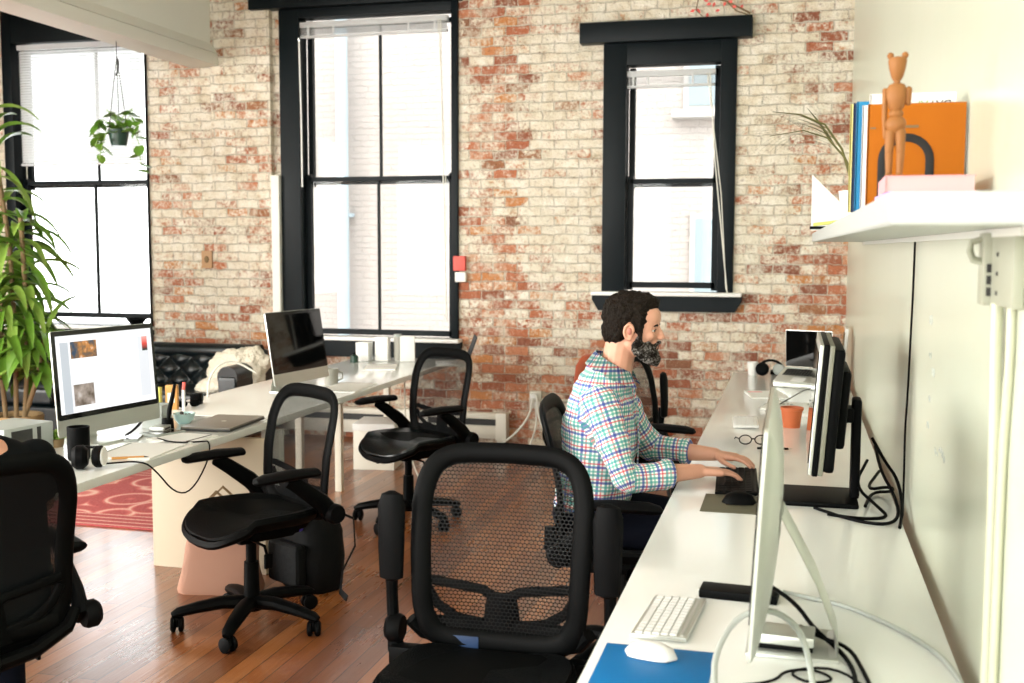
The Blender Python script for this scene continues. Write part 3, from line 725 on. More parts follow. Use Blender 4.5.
# ------------------------------------------------------------------ computers
def imac(label, loc, rz, tilt, screen, name='desktop_computer'):
    """screen faces +X, width along Y"""
    t = thing(name, label, 'computer', loc, rz)
    Rm = Matrix.Translation((0, 0, .30)) @ Matrix.Rotation(-tilt, 4, 'Y') @ Matrix.Translation((0, 0, -.30))
    W2 = .325; z0, z1 = .068, .525
    # aluminium shell: thin rim, bulging back
    mb = MB(); loops = []
    def rr(hw, a, b, x, n=5, r=.012):
        pts = []
        for cx, cz, a0 in ((hw - r, b - r, 0), (-hw + r, b - r, 90), (-hw + r, a + r, 180), (hw - r, a + r, 270)):
            for k in range(n): an = math.radians(a0 + 90 * k / (n - 1)); pts.append(V((x, cx + r * math.cos(an), cz + r * math.sin(an))))
        return pts
    zc = .30
    for k, x in ((1., .004), (1., -.003), (.96, -.010), (.85, -.019), (.68, -.029), (.45, -.037), (.2, -.041)):
        loops.append(rr(W2 * k, zc + (z0 - zc) * k, zc + (z1 - zc) * k, x, r=.012 if k > .9 else .012 + .1 * (1 - k)))
    mb.loft(loops); mb.bm.transform(Rm); mb.obj('casing', 'alu', t)
    mb = MB(); mb.loft([rr(W2 - .002, z0 + .073, z1 - .002, .0045), rr(W2 - .002, z0 + .073, z1 - .002, .0068)]); mb.bm.transform(Rm); bz = mb.obj('bezel', 'bezel', t)
    mb = MB(); mb.box((.0073, 0, (z0 + .073 + z1) / 2), (.0012, 2 * W2 - .046, z1 - z0 - .073 - .046))
    so = mb.obj('screen', screen, t); so.matrix_local = Rm.copy()
    mb = MB()
    mb.box((-.068, 0, .004), (.19, .195, .008), bev=.003)
    mb.tube([(-.145, 0, .006), (-.160, 0, .012), (-.158, 0, .05), (-.115, 0, .16), (-.04, 0, .30)], .085, 14, flat=.055, up=(1, 0, .0)); mb.obj('stand', 'alu', t)
    return t
imac('desktop computer with lit white screen on the near left table', (-2.905, 4.17, .74), math.radians(-9), .08, 'lit').scale = (.93, .93, .97)
imac('desktop computer with dark reflecting screen on the far left table', (-2.84, 5.93, .74), math.radians(-8), .16, 'screenoff').scale = (.88, .88, .93)
imac('silver desktop computer seen edge-on on the right desk beside the keyboard', (-.056, 2.40, .74), math.radians(180), .05, 'screenoff')

# ------------------------------------------------------------------ things on the right desk
def keyboard(label, loc, rz, L, Wd, base, keym, rows=5, cols=13):
    """length along Y"""
    t = thing('keyboard', label, 'keyboard', loc, rz)
    mb = MB(); mb.box((0, 0, .008), (Wd, L, .010), ry=-.03, bev=.003); mb.cyl((Wd / 2 - .012, -L / 2 + .01, .0085), (Wd / 2 - .012, L / 2 - .01, .0085), .008, 12); mb.obj('body', base, t)
    mb = MB(); ux = (Wd - .03) / rows; uy = (L - .012) / cols
    for i in range(rows):
        x = -Wd / 2 + .008 + ux * (i + .5); skip = 0
        for j in range(cols):
            if i == 0 and 3 <= j <= 8: continue
            mb.box((x, -L / 2 + .006 + uy * (j + .5), .0145 + .03 * 0 + x * .03), (ux * .84, uy * .84, .004), bev=.001, seg=1)
        if i == 0: mb.box((x, -L / 2 + .006 + uy * 6, .0145 + x * .03), (ux * .84, uy * 5.8, .004), bev=.001, seg=1)
    mb.obj('keys', keym, t); return t
keyboard('thin white keyboard beside the blue mat at the front of the desk', (-.262, 2.485, .74), math.radians(-4), .285, .125, 'alu', 'keys')
keyboard('black keyboard under the typing hands of the seated man', (-.19, 4.05, .74), math.radians(3), .44, .15, 'plastic', 'softblack', 5, 15)
def mouse(label, loc, rz, m, m2, sx=.11, sy=.06, h=.03):
    t = thing('computer_mouse', label, 'mouse', loc, rz)
    mb = MB(); loops = []
    for k in range(9):
        u = k / 8; a = (u - .5) * 2; wv = sy / 2 * (1 - abs(a) ** 3.2) ** .5 + .002; hh = h * (1 - abs(a) ** 2.2) ** .6 + .004
        loops.append([V((a * sx / 2, wv * math.cos(q), .002 + max(0, math.sin(q)) * hh)) for q in [2 * PI * j / 16 for j in range(16)]])
    mb.loft(loops); mb.obj('shell', m, t, smooth=60)
    mb = MB(); mb.box((0, 0, .0015), (sx * .8, sy * .8, .003), bev=.001); mb.obj('base', m2, t)
    if m == 'plastic':
        mb = MB(); mb.ell((sx * .22, 0, h * .92), (.012, .004, .006)); mb.obj('scroll_wheel', 'softblack', t)
    return t
t = thing('mouse_pad', 'bright blue mat at the front left corner of the right desk', 'mat', (-.262, 2.15, .74))
mb = MB(); mb.box((0, 0, .0015), (.232, .30, .003), bev=.001); mb.obj('sheet', 'bluemat', t)
mouse('white mouse on the bright blue mat', (-.275, 2.245, .743), math.radians(-12), 'white', 'softblack', .115, .06, .026)
t = thing('mouse_pad', 'dark brown mat under the black mouse', 'mat', (-.175, 3.70, .74))
mb = MB(); mb.box((0, 0, .0015), (.22, .26, .003), bev=.001); mb.obj('sheet', 'olive', t)
mouse('black mouse on the dark brown mat near the typing man', (-.165, 3.71, .743), math.radians(8), 'plastic', 'softblack', .115, .07, .036)
# drive and phone by the front computer
t = thing('hard_drive', 'silver external drive with black base on the front computer foot', 'hard drive', (-.005, 2.375, .748), math.radians(-3))
mb = MB(); mb.box((0, 0, .022), (.13, .085, .022), bev=.006); mb.obj('lid', 'alu', t)
mb = MB(); mb.box((0, 0, .006), (.124, .08, .012), bev=.003); mb.obj('base', 'plastic', t)
t = thing('phone_dock', 'flat black device with silver end behind the white keyboard', 'device', (-.115, 2.70, .74), math.radians(-4))
mb = MB(); mb.box((0, 0, .011), (.19, .075, .022), bev=.005); mb.obj('body', 'plastic', t)
mb = MB(); mb.box((-.092, 0, .012), (.012, .06, .016), bev=.003); mb.obj('end_plate', 'alu', t)
# cables in front
cord('loop_cable', 'thick grey cable arching up over the front computer foot', [(-.135, 2.12, .745), (-.14, 2.20, .78), (-.10, 2.30, .83), (-.03, 2.33, .84), (.03, 2.27, .82), (.05, 2.17, .77), (.055, 2.10, .745)], .0065, 'cable', 'cable')
cord('black_cable', 'black cable curling over the desk behind the front computer', [(-.04, 2.62, .80), (.02, 2.50, .80), (.06, 2.42, .77), (.12, 2.34, .75), (.14, 2.22, .745), (.12, 2.12, .745)], .005, 'plastic', 'cable')
cord('black_cable', 'black cable arching right of the front computer foot', [(.03, 2.45, .765), (.07, 2.36, .775), (.13, 2.36, .76), (.155, 2.26, .745), (.17, 2.12, .745), (.17, 2.05, .745)], .0045, 'plastic', 'cable')
cord('thin_cable', 'thin black cable with small loop at the front edge of the desk', [(-.09, 2.13, .744), (-.02, 2.17, .744), (.0, 2.23, .746), (.06, 2.25, .746), (.10, 2.20, .746), (.04, 2.17, .746), (.0, 2.22, .750), (.1, 2.27, .748), (.16, 2.17, .744)], .003, 'plastic', 'cable')
cord('desk_cable', 'grey cable sweeping from the front computer across to the wall', [(-.01, 2.74, .75), (.06, 2.72, .746), (.14, 2.68, .746), (.24, 2.56, .746), (.31, 2.42, .746), (.335, 2.30, .746), (.34, 2.15, .746)], .0055, 'cable', 'cable')

# second monitor on a black stand
t = thing('monitor', 'thick black monitor seen side-on in front of the typing man', 'monitor', (.078, 3.86, .74), math.radians(180))
Rm = Matrix.Rotation(-.07, 4, 'Y')
def mon(mb_, name, m, par=t): mb_.bm.transform(Matrix.Translation((0, 0, 0)) @ Rm); return mb_.obj(name, m, par)
mb = MB(); mb.box((.028, 0, .345), (.012, .56, .42), bev=.003); mon(mb, 'front_rim', 'alu')
mb = MB(); mb.box((.0355, 0, .35), (.004, .52, .36)); mon(mb, 'screen', 'screenoff')
mb = MB(); mb.box((.013, 0, .345), (.018, .565, .425), bev=.004); mon(mb, 'side_band', 'plastic')
mb = MB(); mb.box((-.004, 0, .345), (.016, .56, .42), bev=.004); mon(mb, 'rear_band', 'bronze')
mb = MB(); mb.box((-.028, 0, .345), (.035, .54, .40), bev=.012); mb.box((-.058, 0, .34), (.035, .36, .26), bev=.014, taper=None); mon(mb, 'back_shell', 'plastic')
mb = MB(); mb.box((-.10, 0, .30), (.05, .10, .05), bev=.008); mb.obj('hinge', 'softblack', t)
mb = MB(); mb.box((-.135, 0, .185), (.03, .09, .34), bev=.01); mb.obj('pole', 'softblack', t)
mb = MB(); mb.box((-.02, 0, .009), (.25, .27, .018), bev=.008); mb.obj('base', 'plastic', t)
for i, pts in enumerate([[(.26, 3.98, .86), (.21, 3.83, .80), (.28, 3.70, .76), (.31, 3.62, .745), (.22, 3.58, .745), (.12, 3.62, .745)],
                         [(.29, 4.05, .90), (.30, 3.88, .84), (.33, 3.74, .80), (.34, 3.6, .76), (.30, 3.52, .745), (.20, 3.55, .745), (.08, 3.70, .745)],
                         [(.27, 3.92, .95), (.31, 3.86, .88), (.345, 3.78, .84), (.35, 3.62, .78), (.33, 3.50, .745)],
                         [(.31, 4.1, .80), (.25, 3.9, .77), (.33, 3.85, .80), (.35, 3.95, .76), (.28, 4.0, .745), (.24, 3.7, .76)]]):
    cord('black_cable', ['black cable from the monitor pole sagging onto the desk', 'long black cable behind the monitor running around its base', 'short black cable dropping behind the monitor to the wall edge', 'tangled black cable coiled on the desk behind the monitor pole'][i], pts, .0055, 'plastic', 'cable')
mb = MB()
t = thing('plant_pot', 'small orange clay cup on the desk left of the black monitor', 'cup', (-.0, 5.40, .74))
mb.lathe([(0, .0), (.040, .0), (.046, .05), (.052, .095), (.047, .095), (.042, .05), (.036, .008), (0, .008)]); mb.obj('cup', 'clay', t)
mb = MB(); mb.lathe([(.0505, .083), (.056, .085), (.056, .097), (.050, .098)]); mb.obj('rim', 'clay', t)
# far laptop with open screen
t = thing('laptop', 'open silver laptop with dark screen at the far end of the right desk', 'laptop', (.06, 7.05, .795), math.radians(-110)); t.rotation_euler = (0, .30, math.radians(-110)); t.scale = (.95, .84, .95)
mb = MB(); mb.box((0, 0, .009), (.25, .36, .016), bev=.005); mb.obj('base', 'alu', t)
mb = MB()
for i in range(5):
    for j in range(13): mb.box((-.075 + i * .021, -.138 + j * .023, .019), (.017, .019, .003))
mb.obj('keys', 'dkmetal', t)
mb = MB(); mb.box((.08, 0, .0175), (.07, .10, .001)); mb.obj('trackpad', 'white', t)
Lm = Matrix.Translation((-.125, 0, .018)) @ Matrix.Rotation(-.22, 4, 'Y')
mb = MB(); mb.box((-.004, 0, .125), (.006, .36, .25), bev=.002); mb.bm.transform(Lm); mb.obj('lid', 'alu', t)
mb = MB(); mb.box((.0005, 0, .125), (.003, .352, .242)); mb.bm.transform(Lm); mb.obj('screen', 'screenoff', t)
t = thing('laptop_stand', 'white slanted rest under the far open laptop', 'stand', (.06, 7.05, .74), math.radians(-110))
mb = MB(); mb.prism([(-.10, 0), (.11, 0), (.11, .012), (-.10, .070)], (0, -.12, 0), (1, 0, 0), (0, 0, 1), (0, .24, 0)); mb.obj('wedge', 'white', t)
mb = MB(); mb.box((.115, 0, .012), (.01, .29, .024), bev=.003); mb.obj('lip', 'alu', t)
# headphones / webcam at desk end
t = thing('headphones', 'black and silver headset lying at the far left desk corner', 'headphones', (-.17, 7.55, .74))
mb = MB(); mb.lathe([(0, -.02), (.035, -.02), (.045, -.005), (.045, .01), (.03, .022), (0, .022)], (-.03, 0, .045), 20, Matrix.Rotation(1.2, 4, 'X')); mb.obj('ear_cup', 'softblack', t)
mb = MB(); mb.lathe([(0, -.02), (.03, -.02), (.042, -.005), (.042, .01), (.03, .022), (0, .022)], (.08, .03, .045), 20, Matrix.Rotation(1.4, 4, 'X')); mb.obj('ear_cup', 'greybox', t)
mb = MB(); mb.tube([(-.03 + .055 + .075 * math.cos(a), .02, .05 + .055 * math.sin(a)) for a in [PI * q / 12 for q in range(13)]], .009, 8, flat=.5, up=(0, 1, 0)); mb.obj('headband', 'plastic', t)
t = thing('cup', 'short white cup beside the headset at the desk corner', 'cup', (-.265, 7.58, .74))
mb = MB(); mb.lathe([(0, 0), (.03, 0), (.038, .09), (.034, .09), (.027, .006), (0, .006)]); mb.obj('body', 'white', t)
mb = MB(); mb.tube([(.035, 0, .07), (.06, 0, .06), (.058, 0, .035), (.032, 0, .025)], .005, 8); mb.obj('handle', 'white', t)
t = thing('wallet', 'flat dark pouch on the desk between the headset and the laptop', 'pouch', (-.07, 7.66, .74))
mb = MB(); mb.box((0, 0, .014), (.16, .09, .028), bev=.01); mb.obj('body', 'plastic', t)
mb = MB(); mb.box((0, -.03, .029), (.05, .02, .003), bev=.001); mb.obj('clasp', 'alu', t)
t = thing('drinking_glass', 'clear glass standing in front of the far laptop screen', 'glass', (.16, 6.76, .74))
mb = MB(); mb.lathe([(0, 0), (.03, 0), (.034, .11), (.032, .11), (.028, .008), (0, .008)]); mb.obj('body', 'glassw', t)
mb = MB(); mb.lathe([(.032, .106), (.0355, .108), (.032, .111)]); mb.obj('rim', 'alu', t)
# papers and a folder on desk
def sheet(name, label, loc, rz, w, d, m='paper', h=.003, cat='paper', mark=None):
    t = thing(name, label, cat, loc, rz)
    mb = MB(); mb.box((0, 0, h / 2), (w, d, h)); mb.obj('sheets', m, t)
    if mark: 
        mb = MB(); 
        for (x, y, a, b) in mark[0]: mb.box((x, y, h + .0012), (a, b, .002))
        mb.obj('printed_marks' if mark[1] != 'black_pen' else 'pen', mark[2], t)
    return t
sheet('paper_stack', 'loose white papers with a pink mark on the far right desk', (-.15, 6.55, .74), .2, .21, .30, 'paper', .008, 'papers', ([(-.05, .08, .08, .03)], 'm', 'pink'))
sheet('paper_stack', 'white papers with scribbles behind the front monitor edge', (-.04, 6.1, .74), -.15, .21, .30, 'paper', .006, 'papers', ([(.02 * i - .05, .05 + .01 * (i % 2), .012, .012) for i in range(5)], 'm', 'dkmetal'))
sheet('notebook', 'white ring binder lying open on the right desk behind the clay cup', (.12, 5.9, .74), .1, .24, .30, 'paper', .02, 'notebook', ([(-.1, 0, .012, .28)], 'm', 'alu'))
keyboard('white keyboard lying across the middle of the right desk', (-.22, 5.45, .74), math.radians(4), .30, .12, 'white', 'keys')
t = thing('eyeglasses', 'black-framed eyeglasses lying on the desk beyond the typing hands', 'glasses', (-.16, 4.85, .743), math.radians(12))
mb = MB()
for sx in (-1, 1): mb.tube([(sx * .034 + .027 * math.cos(a), 0.0 + .002, .022 + .02 * math.sin(a)) for a in [2 * PI * q / 14 for q in range(14)]], .0028, 6, closed=True)
mb.tube([(-.008, 0, .026), (.008, 0, .026)], .0028, 6); mb.obj('rims', 'plastic', t)
for sx in (-1, 1):
    mb = MB(); mb.tube([(sx * .062, 0, .026), (sx * .064, .08, .02), (sx * .06, .13, .004)], .0028, 6); mb.obj('temple', 'plastic', t)
t = thing('pen', 'black pen lying on the desk beside the eyeglasses', 'pen', (-.07, 4.75, .747))
mb = MB(); mb.cyl((-.07, 0, 0), (.06, .015, 0), .005, 10); mb.obj('barrel', 'plastic', t)
mb = MB(); mb.cyl((.06, .015, 0), (.075, .017, 0), .004, 10, .001); mb.obj('tip', 'alu', t)
cord('charging_cable', 'thin dark cable running diagonally over papers near the far laptop', [(-.07, 6.10, .75), (.0, 6.4, .755), (.08, 6.75, .76), (.16, 6.80, .76)], .003, 'plastic', 'cable')
t = thing('picture_frame', 'small light wooden frame leaning at the wall behind the monitor', 'frame', (.325, 7.5, .74))
mb = MB(); mb.box((0, 0, .17), (.02, .16, .34), ry=.08, bev=.004); mb.obj('frame', 'white', t)
mb = MB(); mb.box((-.013, 0, .18), (.004, .12, .26), ry=.08); mb.obj('picture', 'stem', t)

# ------------------------------------------------------------------ right wall: shelf, box, pipes, cable, writing
t = thing('wall_shelf', 'thick white shelf fixed to the right wall', 'shelf', (XW, 1.78, 1.637))
mb = MB(); mb.prism([(0, 0), (-.236, 0), (-.285, 4.8), (0, 4.8)], (-.001, 0, 0), (1, 0, 0), (0, 1, 0), (0, 0, .05)); bmesh.ops.bevel(mb.bm, geom=list(mb.bm.edges), offset=.003, segments=2, affect='EDGES'); mb.obj('board', 'shelfw', t)
mb = MB(); mb.box((-.012, 2.3, -.008), (.022, 4.3, .015)); mb.obj('wall_batten', 'plaster', t)
ZS = 1.688
def book(label, x0, x1, y, th, h, m, pages='paper', extra=None, name='book'):
    """book standing with its cover facing the room's near end; x0..x1 width, th thickness along y"""
    t = thing(name, label, 'book', ((x0 + x1) / 2, y, ZS))
    w = x1 - x0
    mb = MB(); mb.box((0, th / 2, h / 2), (w - .006, th - .004, h - .008)); mb.obj('pages', pages, t)
    mb = MB(); mb.box((0, .0015, h / 2), (w, .003, h), bev=.0008, seg=1); mb.box((0, th - .0015, h / 2), (w, .003, h), bev=.0008, seg=1); mb.box((-w / 2 + .0015, th / 2, h / 2), (.003, th, h)); mb.obj('cover', m, t)
    return t
YK = 2.70
b = book('large orange book with a black arch on its cover', .155, .368, YK, .022, .245, 'orange')
mb = MB(); arch = []
cxm = -.021
pts = [(cxm - .052, -.002, .0)] + [(cxm - .052, -.002, .03 + .0), (cxm - .052, -.002, .10)] + [(cxm + .052 * math.cos(a), -.002, .115 + .052 * math.sin(a)) for a in [PI - PI * q / 12 for q in range(13)]] + [(cxm + .052, -.002, .10), (cxm + .052, -.002, .05), (cxm + .052, -.002, .0)]
mb.tube(pts, .0095, 8, flat=.15, up=(0, 1, 0)); mb.obj('black_arch', 'ink', b)
mb = MB(); mb.box((-.03, -.0012, .192), (.07, .001, .006)); mb.box((-.095, -.0012, .19), (.012, .001, .004)); mb.obj('cover_line', 'stem', b)
# tall paler book behind with coloured lettering
b = book('tall off-white book with green and black letters behind the orange one', .160, .350, YK + .030, .02, .272, 'paper')
def text(body, size, m, par, loc, name, ext=.0006, align='CENTER', rot=(PI / 2, 0, 0)):
    cu = bpy.data.curves.new(name, 'FONT'); cu.body = body; cu.size = size; cu.extrude = ext; cu.align_x = align
    o = bpy.data.objects.new('tmpfont', cu); COL.objects.link(o)
    dg = bpy.context.evaluated_depsgraph_get(); me = bpy.data.meshes.new_from_object(o.evaluated_get(dg)); me.name = name
    bpy.data.objects.remove(o); me.materials.clear(); me.materials.append(M[m])
    q = bpy.data.objects.new(name, me); COL.objects.link(q); q.parent = par; q.location = loc; q.rotation_euler = rot
    return q
text('DAT', .024, 'ink', b, (.078, -.0012, .25), 'letters', rot=(PI / 2, PI, 0)) if False else None
text('DAT', .024, 'ink', b, (.060, -.0012, .2535), 'letters', rot=(PI / 2, PI, 0))
text('AI', .024, 'green2', b, (.022, -.0014, .2535), 'green_letters', rot=(PI / 2, PI, 0))
book('slim white book between the blue and the orange books', .146, .33, YK + .060, .012, .250, 'paper')
book('bright blue book standing behind the white ones', .134, .33, YK + .080, .016, .262, 'blue')
book('dark blue book between the bright blue and the yellow one', .127, .33, YK + .104, .016, .262, 'dkblue')
book('pale yellow book at the far end of the book row', .121, .33, YK + .128, .010, .262, 'yellow')
# lying books with the jointed figure on top
for i, (m, z, h, lab) in enumerate((('lilac', 0, .026, 'lilac notebook at the bottom of the small pile on the shelf'), ('pink', .026, .032, 'pink notebook on top of the small pile on the shelf'))):
    t = thing('notebook', lab, 'notebook', (.258, 2.46, ZS + z), math.radians(2 - i * 3))
    mb = MB(); mb.box((0, 0, h / 2), (.165, .26 - .02 * i, h - .003)); mb.obj('pages', ('lilacpage', 'pinkpage')[i], t)
    mb = MB(); mb.box((0, 0, h - .001), (.17, .265 - .02 * i, .0018)); mb.box((0, 0, .001), (.17, .265 - .02 * i, .0018)); mb.box((-.0845, 0, h / 2), (.002, .265 - .02 * i, h)); mb.obj('cover', m, t)
t = thing('wooden_figure', 'jointed beech bear figure standing on the pile of notebooks', 'figure', (.192, 2.40, ZS + .0585), math.radians(-100))
def part(nm, fn):
    mb = MB(); fn(mb); return mb.obj(nm, 'wood', t)
t.scale = (.86, .86, .86)
part('leg', lambda b: (b.cap((.003, -.012, .008), .0075, (.0, -.013, .055), .0095), b.cap((0, -.013, .06), .0095, (0, -.011, .105), .013), b.ell((.008, -.012, .005), (.014, .008, .005))))
part('leg', lambda b: (b.cap((.003, .012, .008), .0075, (.0, .013, .055), .0095), b.cap((0, .013, .06), .0095, (0, .011, .105), .013), b.ell((.008, .012, .005), (.014, .008, .005))))
part('hip', lambda b: b.ell((0, 0, .125), (.018, .024, .022)))
part('waist', lambda b: b.ell((0, 0, .150), (.014, .017, .012)))
part('chest', lambda b: b.loft([[V((r * .8 * math.cos(a), r * math.sin(a), z)) for a in [2 * PI * q / 16 for q in range(16)]] for r, z in ((.012, .157), (.018, .165), (.023, .185), (.025, .205), (.018, .218), (.008, .222))]))
part('arm', lambda b: (b.cap((0, -.026, .205), .007, (0, -.026, .150), .006), b.cap((0, -.026, .145), .006, (.0, -.024, .095), .004)))
part('arm', lambda b: (b.cap((0, .027, .205), .008, (-.004, .026, .175), .007),))
part('neck', lambda b: b.cap((0, 0, .218), .008, (0, 0, .232), .008))
part('head', lambda b: (b.loft([[V((r * math.cos(a), r * 1.05 * math.sin(a), z)) for a in [2 * PI * q / 16 for q in range(16)]] for r, z in ((.009, .228), (.013, .236), (.018, .255), (.0205, .272), (.019, .280), (.008, .283))])))
for sg in (-1, 1): part('ear', lambda b: b.ell((0, sg * .0165, .286), (.006, .008, .008)))
# magazine holder at the far end
t = thing('magazine_holder', 'white slanted file holder at the far end of the shelf', 'file holder', (.10, 5.6, ZS))
pf = [(-.13, 0), (.13, 0), (.13, .10), (-.13, .29)]
mb = MB(); mb.prism([(-.03, 0), (.14, 0), (.14, .10), (.03, .21), (-.03, .27)], (0, 0, 0), (1, 0, 0), (0, 0, 1), (0, .004, 0)); mb.prism([(-.03, 0), (.14, 0), (.14, .10), (.03, .21), (-.03, .27)], (0, .09, 0), (1, 0, 0), (0, 0, 1), (0, .004, 0)); mb.obj('side', 'white', t)
mb = MB(); mb.box((-.028, .047, .135), (.004, .09, .27)); mb.box((.138, .047, .05), (.004, .09, .10)); mb.box((.055, .047, .002), (.17, .09, .004)); mb.obj('back_and_base', 'white', t)
t = thing('stapler', 'black and green stapler lying at the far shelf end', 'stapler', (.13, 5.35, ZS))
mb = MB(); mb.box((0, 0, .008), (.14, .03, .014), bev=.004); mb.obj('base', 'plastic', t)
mb = MB(); mb.box((.01, 0, .03), (.13, .028, .016), ry=-.12, bev=.005); mb.obj('arm', 'yellowgreen', t)
# palm frond behind the books
t = thing('palm_plant', 'thin dry palm fronds arching out beside the book row', 'plant', (.23, 4.3, ZS))
t.scale = (1.25, 1.25, 1.25)
mb = MB(); mb.lathe([(0, 0), (.05, 0), (.065, .10), (.06, .10), (.047, .008), (0, .008)]); mb.obj('pot', 'white', t)
mb = MB()
def strap(mb, p0, d, L, wid, droop, side=None, seg=8, fold=.0):
    d = V(d).normalized(); p = V(p0); sdv = side or d.cross(V((0, 0, 1))).normalized(); a = []; b = []; m_ = []
    for i in range(seg + 1):
        u = i / seg; w_ = wid * math.sin(PI * min(1, .12 + u * .88)) ** .8 * .5 + .0004
        a.append(p + sdv * w_); b.append(p - sdv * w_); m_.append(p - V((0, 0, fold * w_)))
        d = (d + V((0, 0, -droop / seg))).normalized(); p = p + d * (L / seg)
    va = [mb.bm.verts.new(q) for q in a]; vb = [mb.bm.verts.new(q) for q in b]; vm = [mb.bm.verts.new(q) for q in m_]
    for i in range(seg):
        for x, y in ((va, vm), (vm, vb)):
            f = mb.bm.faces.new((x[i], x[i + 1], y[i + 1], y[i])); f.material_index = mb.mi
fr = [V((-.02, 0, .1)), V((-.06, -.05, .22)), V((-.11, -.07, .29)), V((-.18, -.08, .32)), V((-.26, -.08, .33))]
fr2 = [V((0, 0, .1)), V((-.05, .0, .20)), V((-.10, .02, .26)), V((-.17, .03, .285)), V((-.27, .03, .27))]
for F in (fr, fr2):
    mb.tube(F, [.004, .0035, .003, .002, .001], 6)
    for i in range(26):
        u = .35 + .65 * i / 26; k = min(3, int(u * 4)); p = F[k].lerp(F[k + 1], u * 4 - k)
        d = (F[k + 1] - F[k]).normalized()
        sg = 1 if i % 2 else -1
        strap(mb, p, d + V((0, .25 * sg, .45 * sg + .02)), .15 * (1.15 - u * .5), .007, .30, seg=5)
mb.obj('fronds', 'palm', t)
# electrical box with pipes
t = thing('electrical_box', 'grey metal switch box on the right wall near the shelf', 'switch box', (XW, 2.20, 1.50))
mb = MB(); mb.box((-.011, -.10, .06), (.020, .21, .125), bev=.004); mb.obj('body', 'greymetal', t)
mb = MB(); mb.box((-.018, .035, .062), (.034, .06, .135), bev=.003); fo = mb.obj('front_plate', 'greymetal', t)
mb = MB()
for z in (.010, .032, .054): mb.box((-.024, .004, z + .01), (.010, .006, .016))
for z in (.02, .055, .09): mb.box((-.0215, -.06, z), (.004, .012, .008), bev=.002)
mb.obj('slots', 'dkmetal', fo)
mb = MB(); mb.tube([(-.03, .03, .075), (-.05, .03, .08), (-.056, .03, .095), (-.054, .03, .112), (-.035, .03, .118)], .006, 8, flat=1.6); mb.obj('switch_handle', 'greymetal', t)
cord('conduit', 'painted conduit dropping straight from the switch box to the floor', [(.360, 2.17, 1.50), (.360, 2.165, 1.40), (.360, 2.14, 1.28), (.360, 2.12, 1.1), (.360, 2.12, .6), (.360, 2.12, .0)], .011, 'pipe', 'pipe', 12)
cord('conduit', 'second painted conduit bending in behind the first below the switch box', [(.366, 2.06, 1.50), (.366, 2.055, 1.42), (.366, 2.07, 1.33), (.366, 2.09, 1.2), (.366, 2.085, .6), (.366, 2.085, .0)], .008, 'pipe', 'pipe', 12)
cord('wall_cable', 'thin black cable hanging down the white wall from the shelf', [(.368, 3.72, 1.625), (.369, 3.74, 1.45), (.368, 3.76, 1.3), (.369, 3.80, 1.12), (.368, 3.84, 1.0), (.368, 3.82, .85), (.366, 3.80, .745)], .0035, 'plastic', 'cable')
t = thing('marker_writing', 'faint handwritten marker notes on the white wall', 'writing', (XW, 3.0, 1.2))
mb = MB(); random.seed(3)
for (cy, cz, n_, s_) in ((.32, .20, 6, .018), (.22, .06, 7, .014), (.28, -.02, 5, .012), (.02, -.12, 10, .012), (.10, -.14, 7, .012), (-.05, -.13, 6, .012), (.30, .10, 5, .015), (.30, -.10, 5, .013)):
    for i in range(n_):
        y = cy - i * s_ * .8; P = [(0, y + random.uniform(-s_, s_) * .4, cz + random.uniform(-s_, s_) * .9) for q in range(4)]
        mb.tube(P, .0009, 5)
mb.obj('strokes', 'greybox', t)
for o in [mb]: pass

# ------------------------------------------------------------------ things on the left tables
t = thing('mug', 'tall black mug on the near left table beside the headphones', 'mug', (-2.79, 3.80, .74))
mb = MB(); mb.lathe([(0, 0), (.040, 0), (.044, .01), (.044, .135), (.040, .135), (.038, .012), (0, .012)]); mb.obj('body', 'plastic', t)
mb = MB(); mb.tube([(-.03, .03, .11), (-.05, .055, .10), (-.05, .055, .05), (-.03, .03, .035)], .006, 8); mb.obj('handle', 'plastic', t)
t = thing('headphones', 'black headphones with a white ear plate on the near left table', 'headphones', (-2.62, 3.66, .74), .5)
mb = MB(); mb.lathe([(0, -.028), (.035, -.028), (.047, -.012), (.047, .012), (.03, .03), (0, .03)], (-.05, -.01, .048), 22, Matrix.Rotation(PI / 2, 4, 'Y')); mb.obj('ear_cup', 'softblack', t)
mb = MB(); mb.lathe([(0, -.02), (.035, -.02), (.043, -.01), (.043, .008), (.03, .014), (0, .014)], (.02, -.01, .048), 22, Matrix.Rotation(PI / 2, 4, 'Y') @ Matrix.Rotation(.2, 4, 'X')); mb.obj('ear_cup', 'softblack', t)
mb = MB(); mb.lathe([(0, .012), (.034, .012), (.038, .016), (.034, .02), (0, .02)], (.022, -.01, .048), 22, Matrix.Rotation(PI / 2, 4, 'Y') @ Matrix.Rotation(.2, 4, 'X')); mb.obj('ear_plate', 'white', t)
mb = MB(); mb.tube([(-.05, .0, .075), (-.04, .05, .078), (-.015, .075, .07), (.01, .05, .075), (.02, .0, .075)], .010, 8, flat=.5, up=(0, 0, 1)); mb.obj('headband', 'softblack', t)
cord('headphone_cable', 'thin black cable looping over the table edge from the headphones', [(-2.60, 3.70, .752), (-2.50, 3.80, .75), (-2.48, 3.86, .70), (-2.47, 3.98, .58), (-2.465, 4.10, .56), (-2.47, 4.25, .66), (-2.485, 4.30, .745), (-2.52, 4.28, .7435), (-2.62, 4.22, .744), (-2.75, 4.30, .744)], .0035, 'plastic', 'cable')
t = thing('pen', 'pale brown pen lying by the headphones on the near left table', 'pen', (-2.60, 3.86, .7455))
mb = MB(); mb.cyl((-.06, -.03, 0), (.05, .03, 0), .0055, 10); mb.obj('barrel', 'oj', t)
mb = MB(); mb.cyl((.05, .03, 0), (.065, .038, 0), .005, 8, .001); mb.obj('tip', 'ink', t)
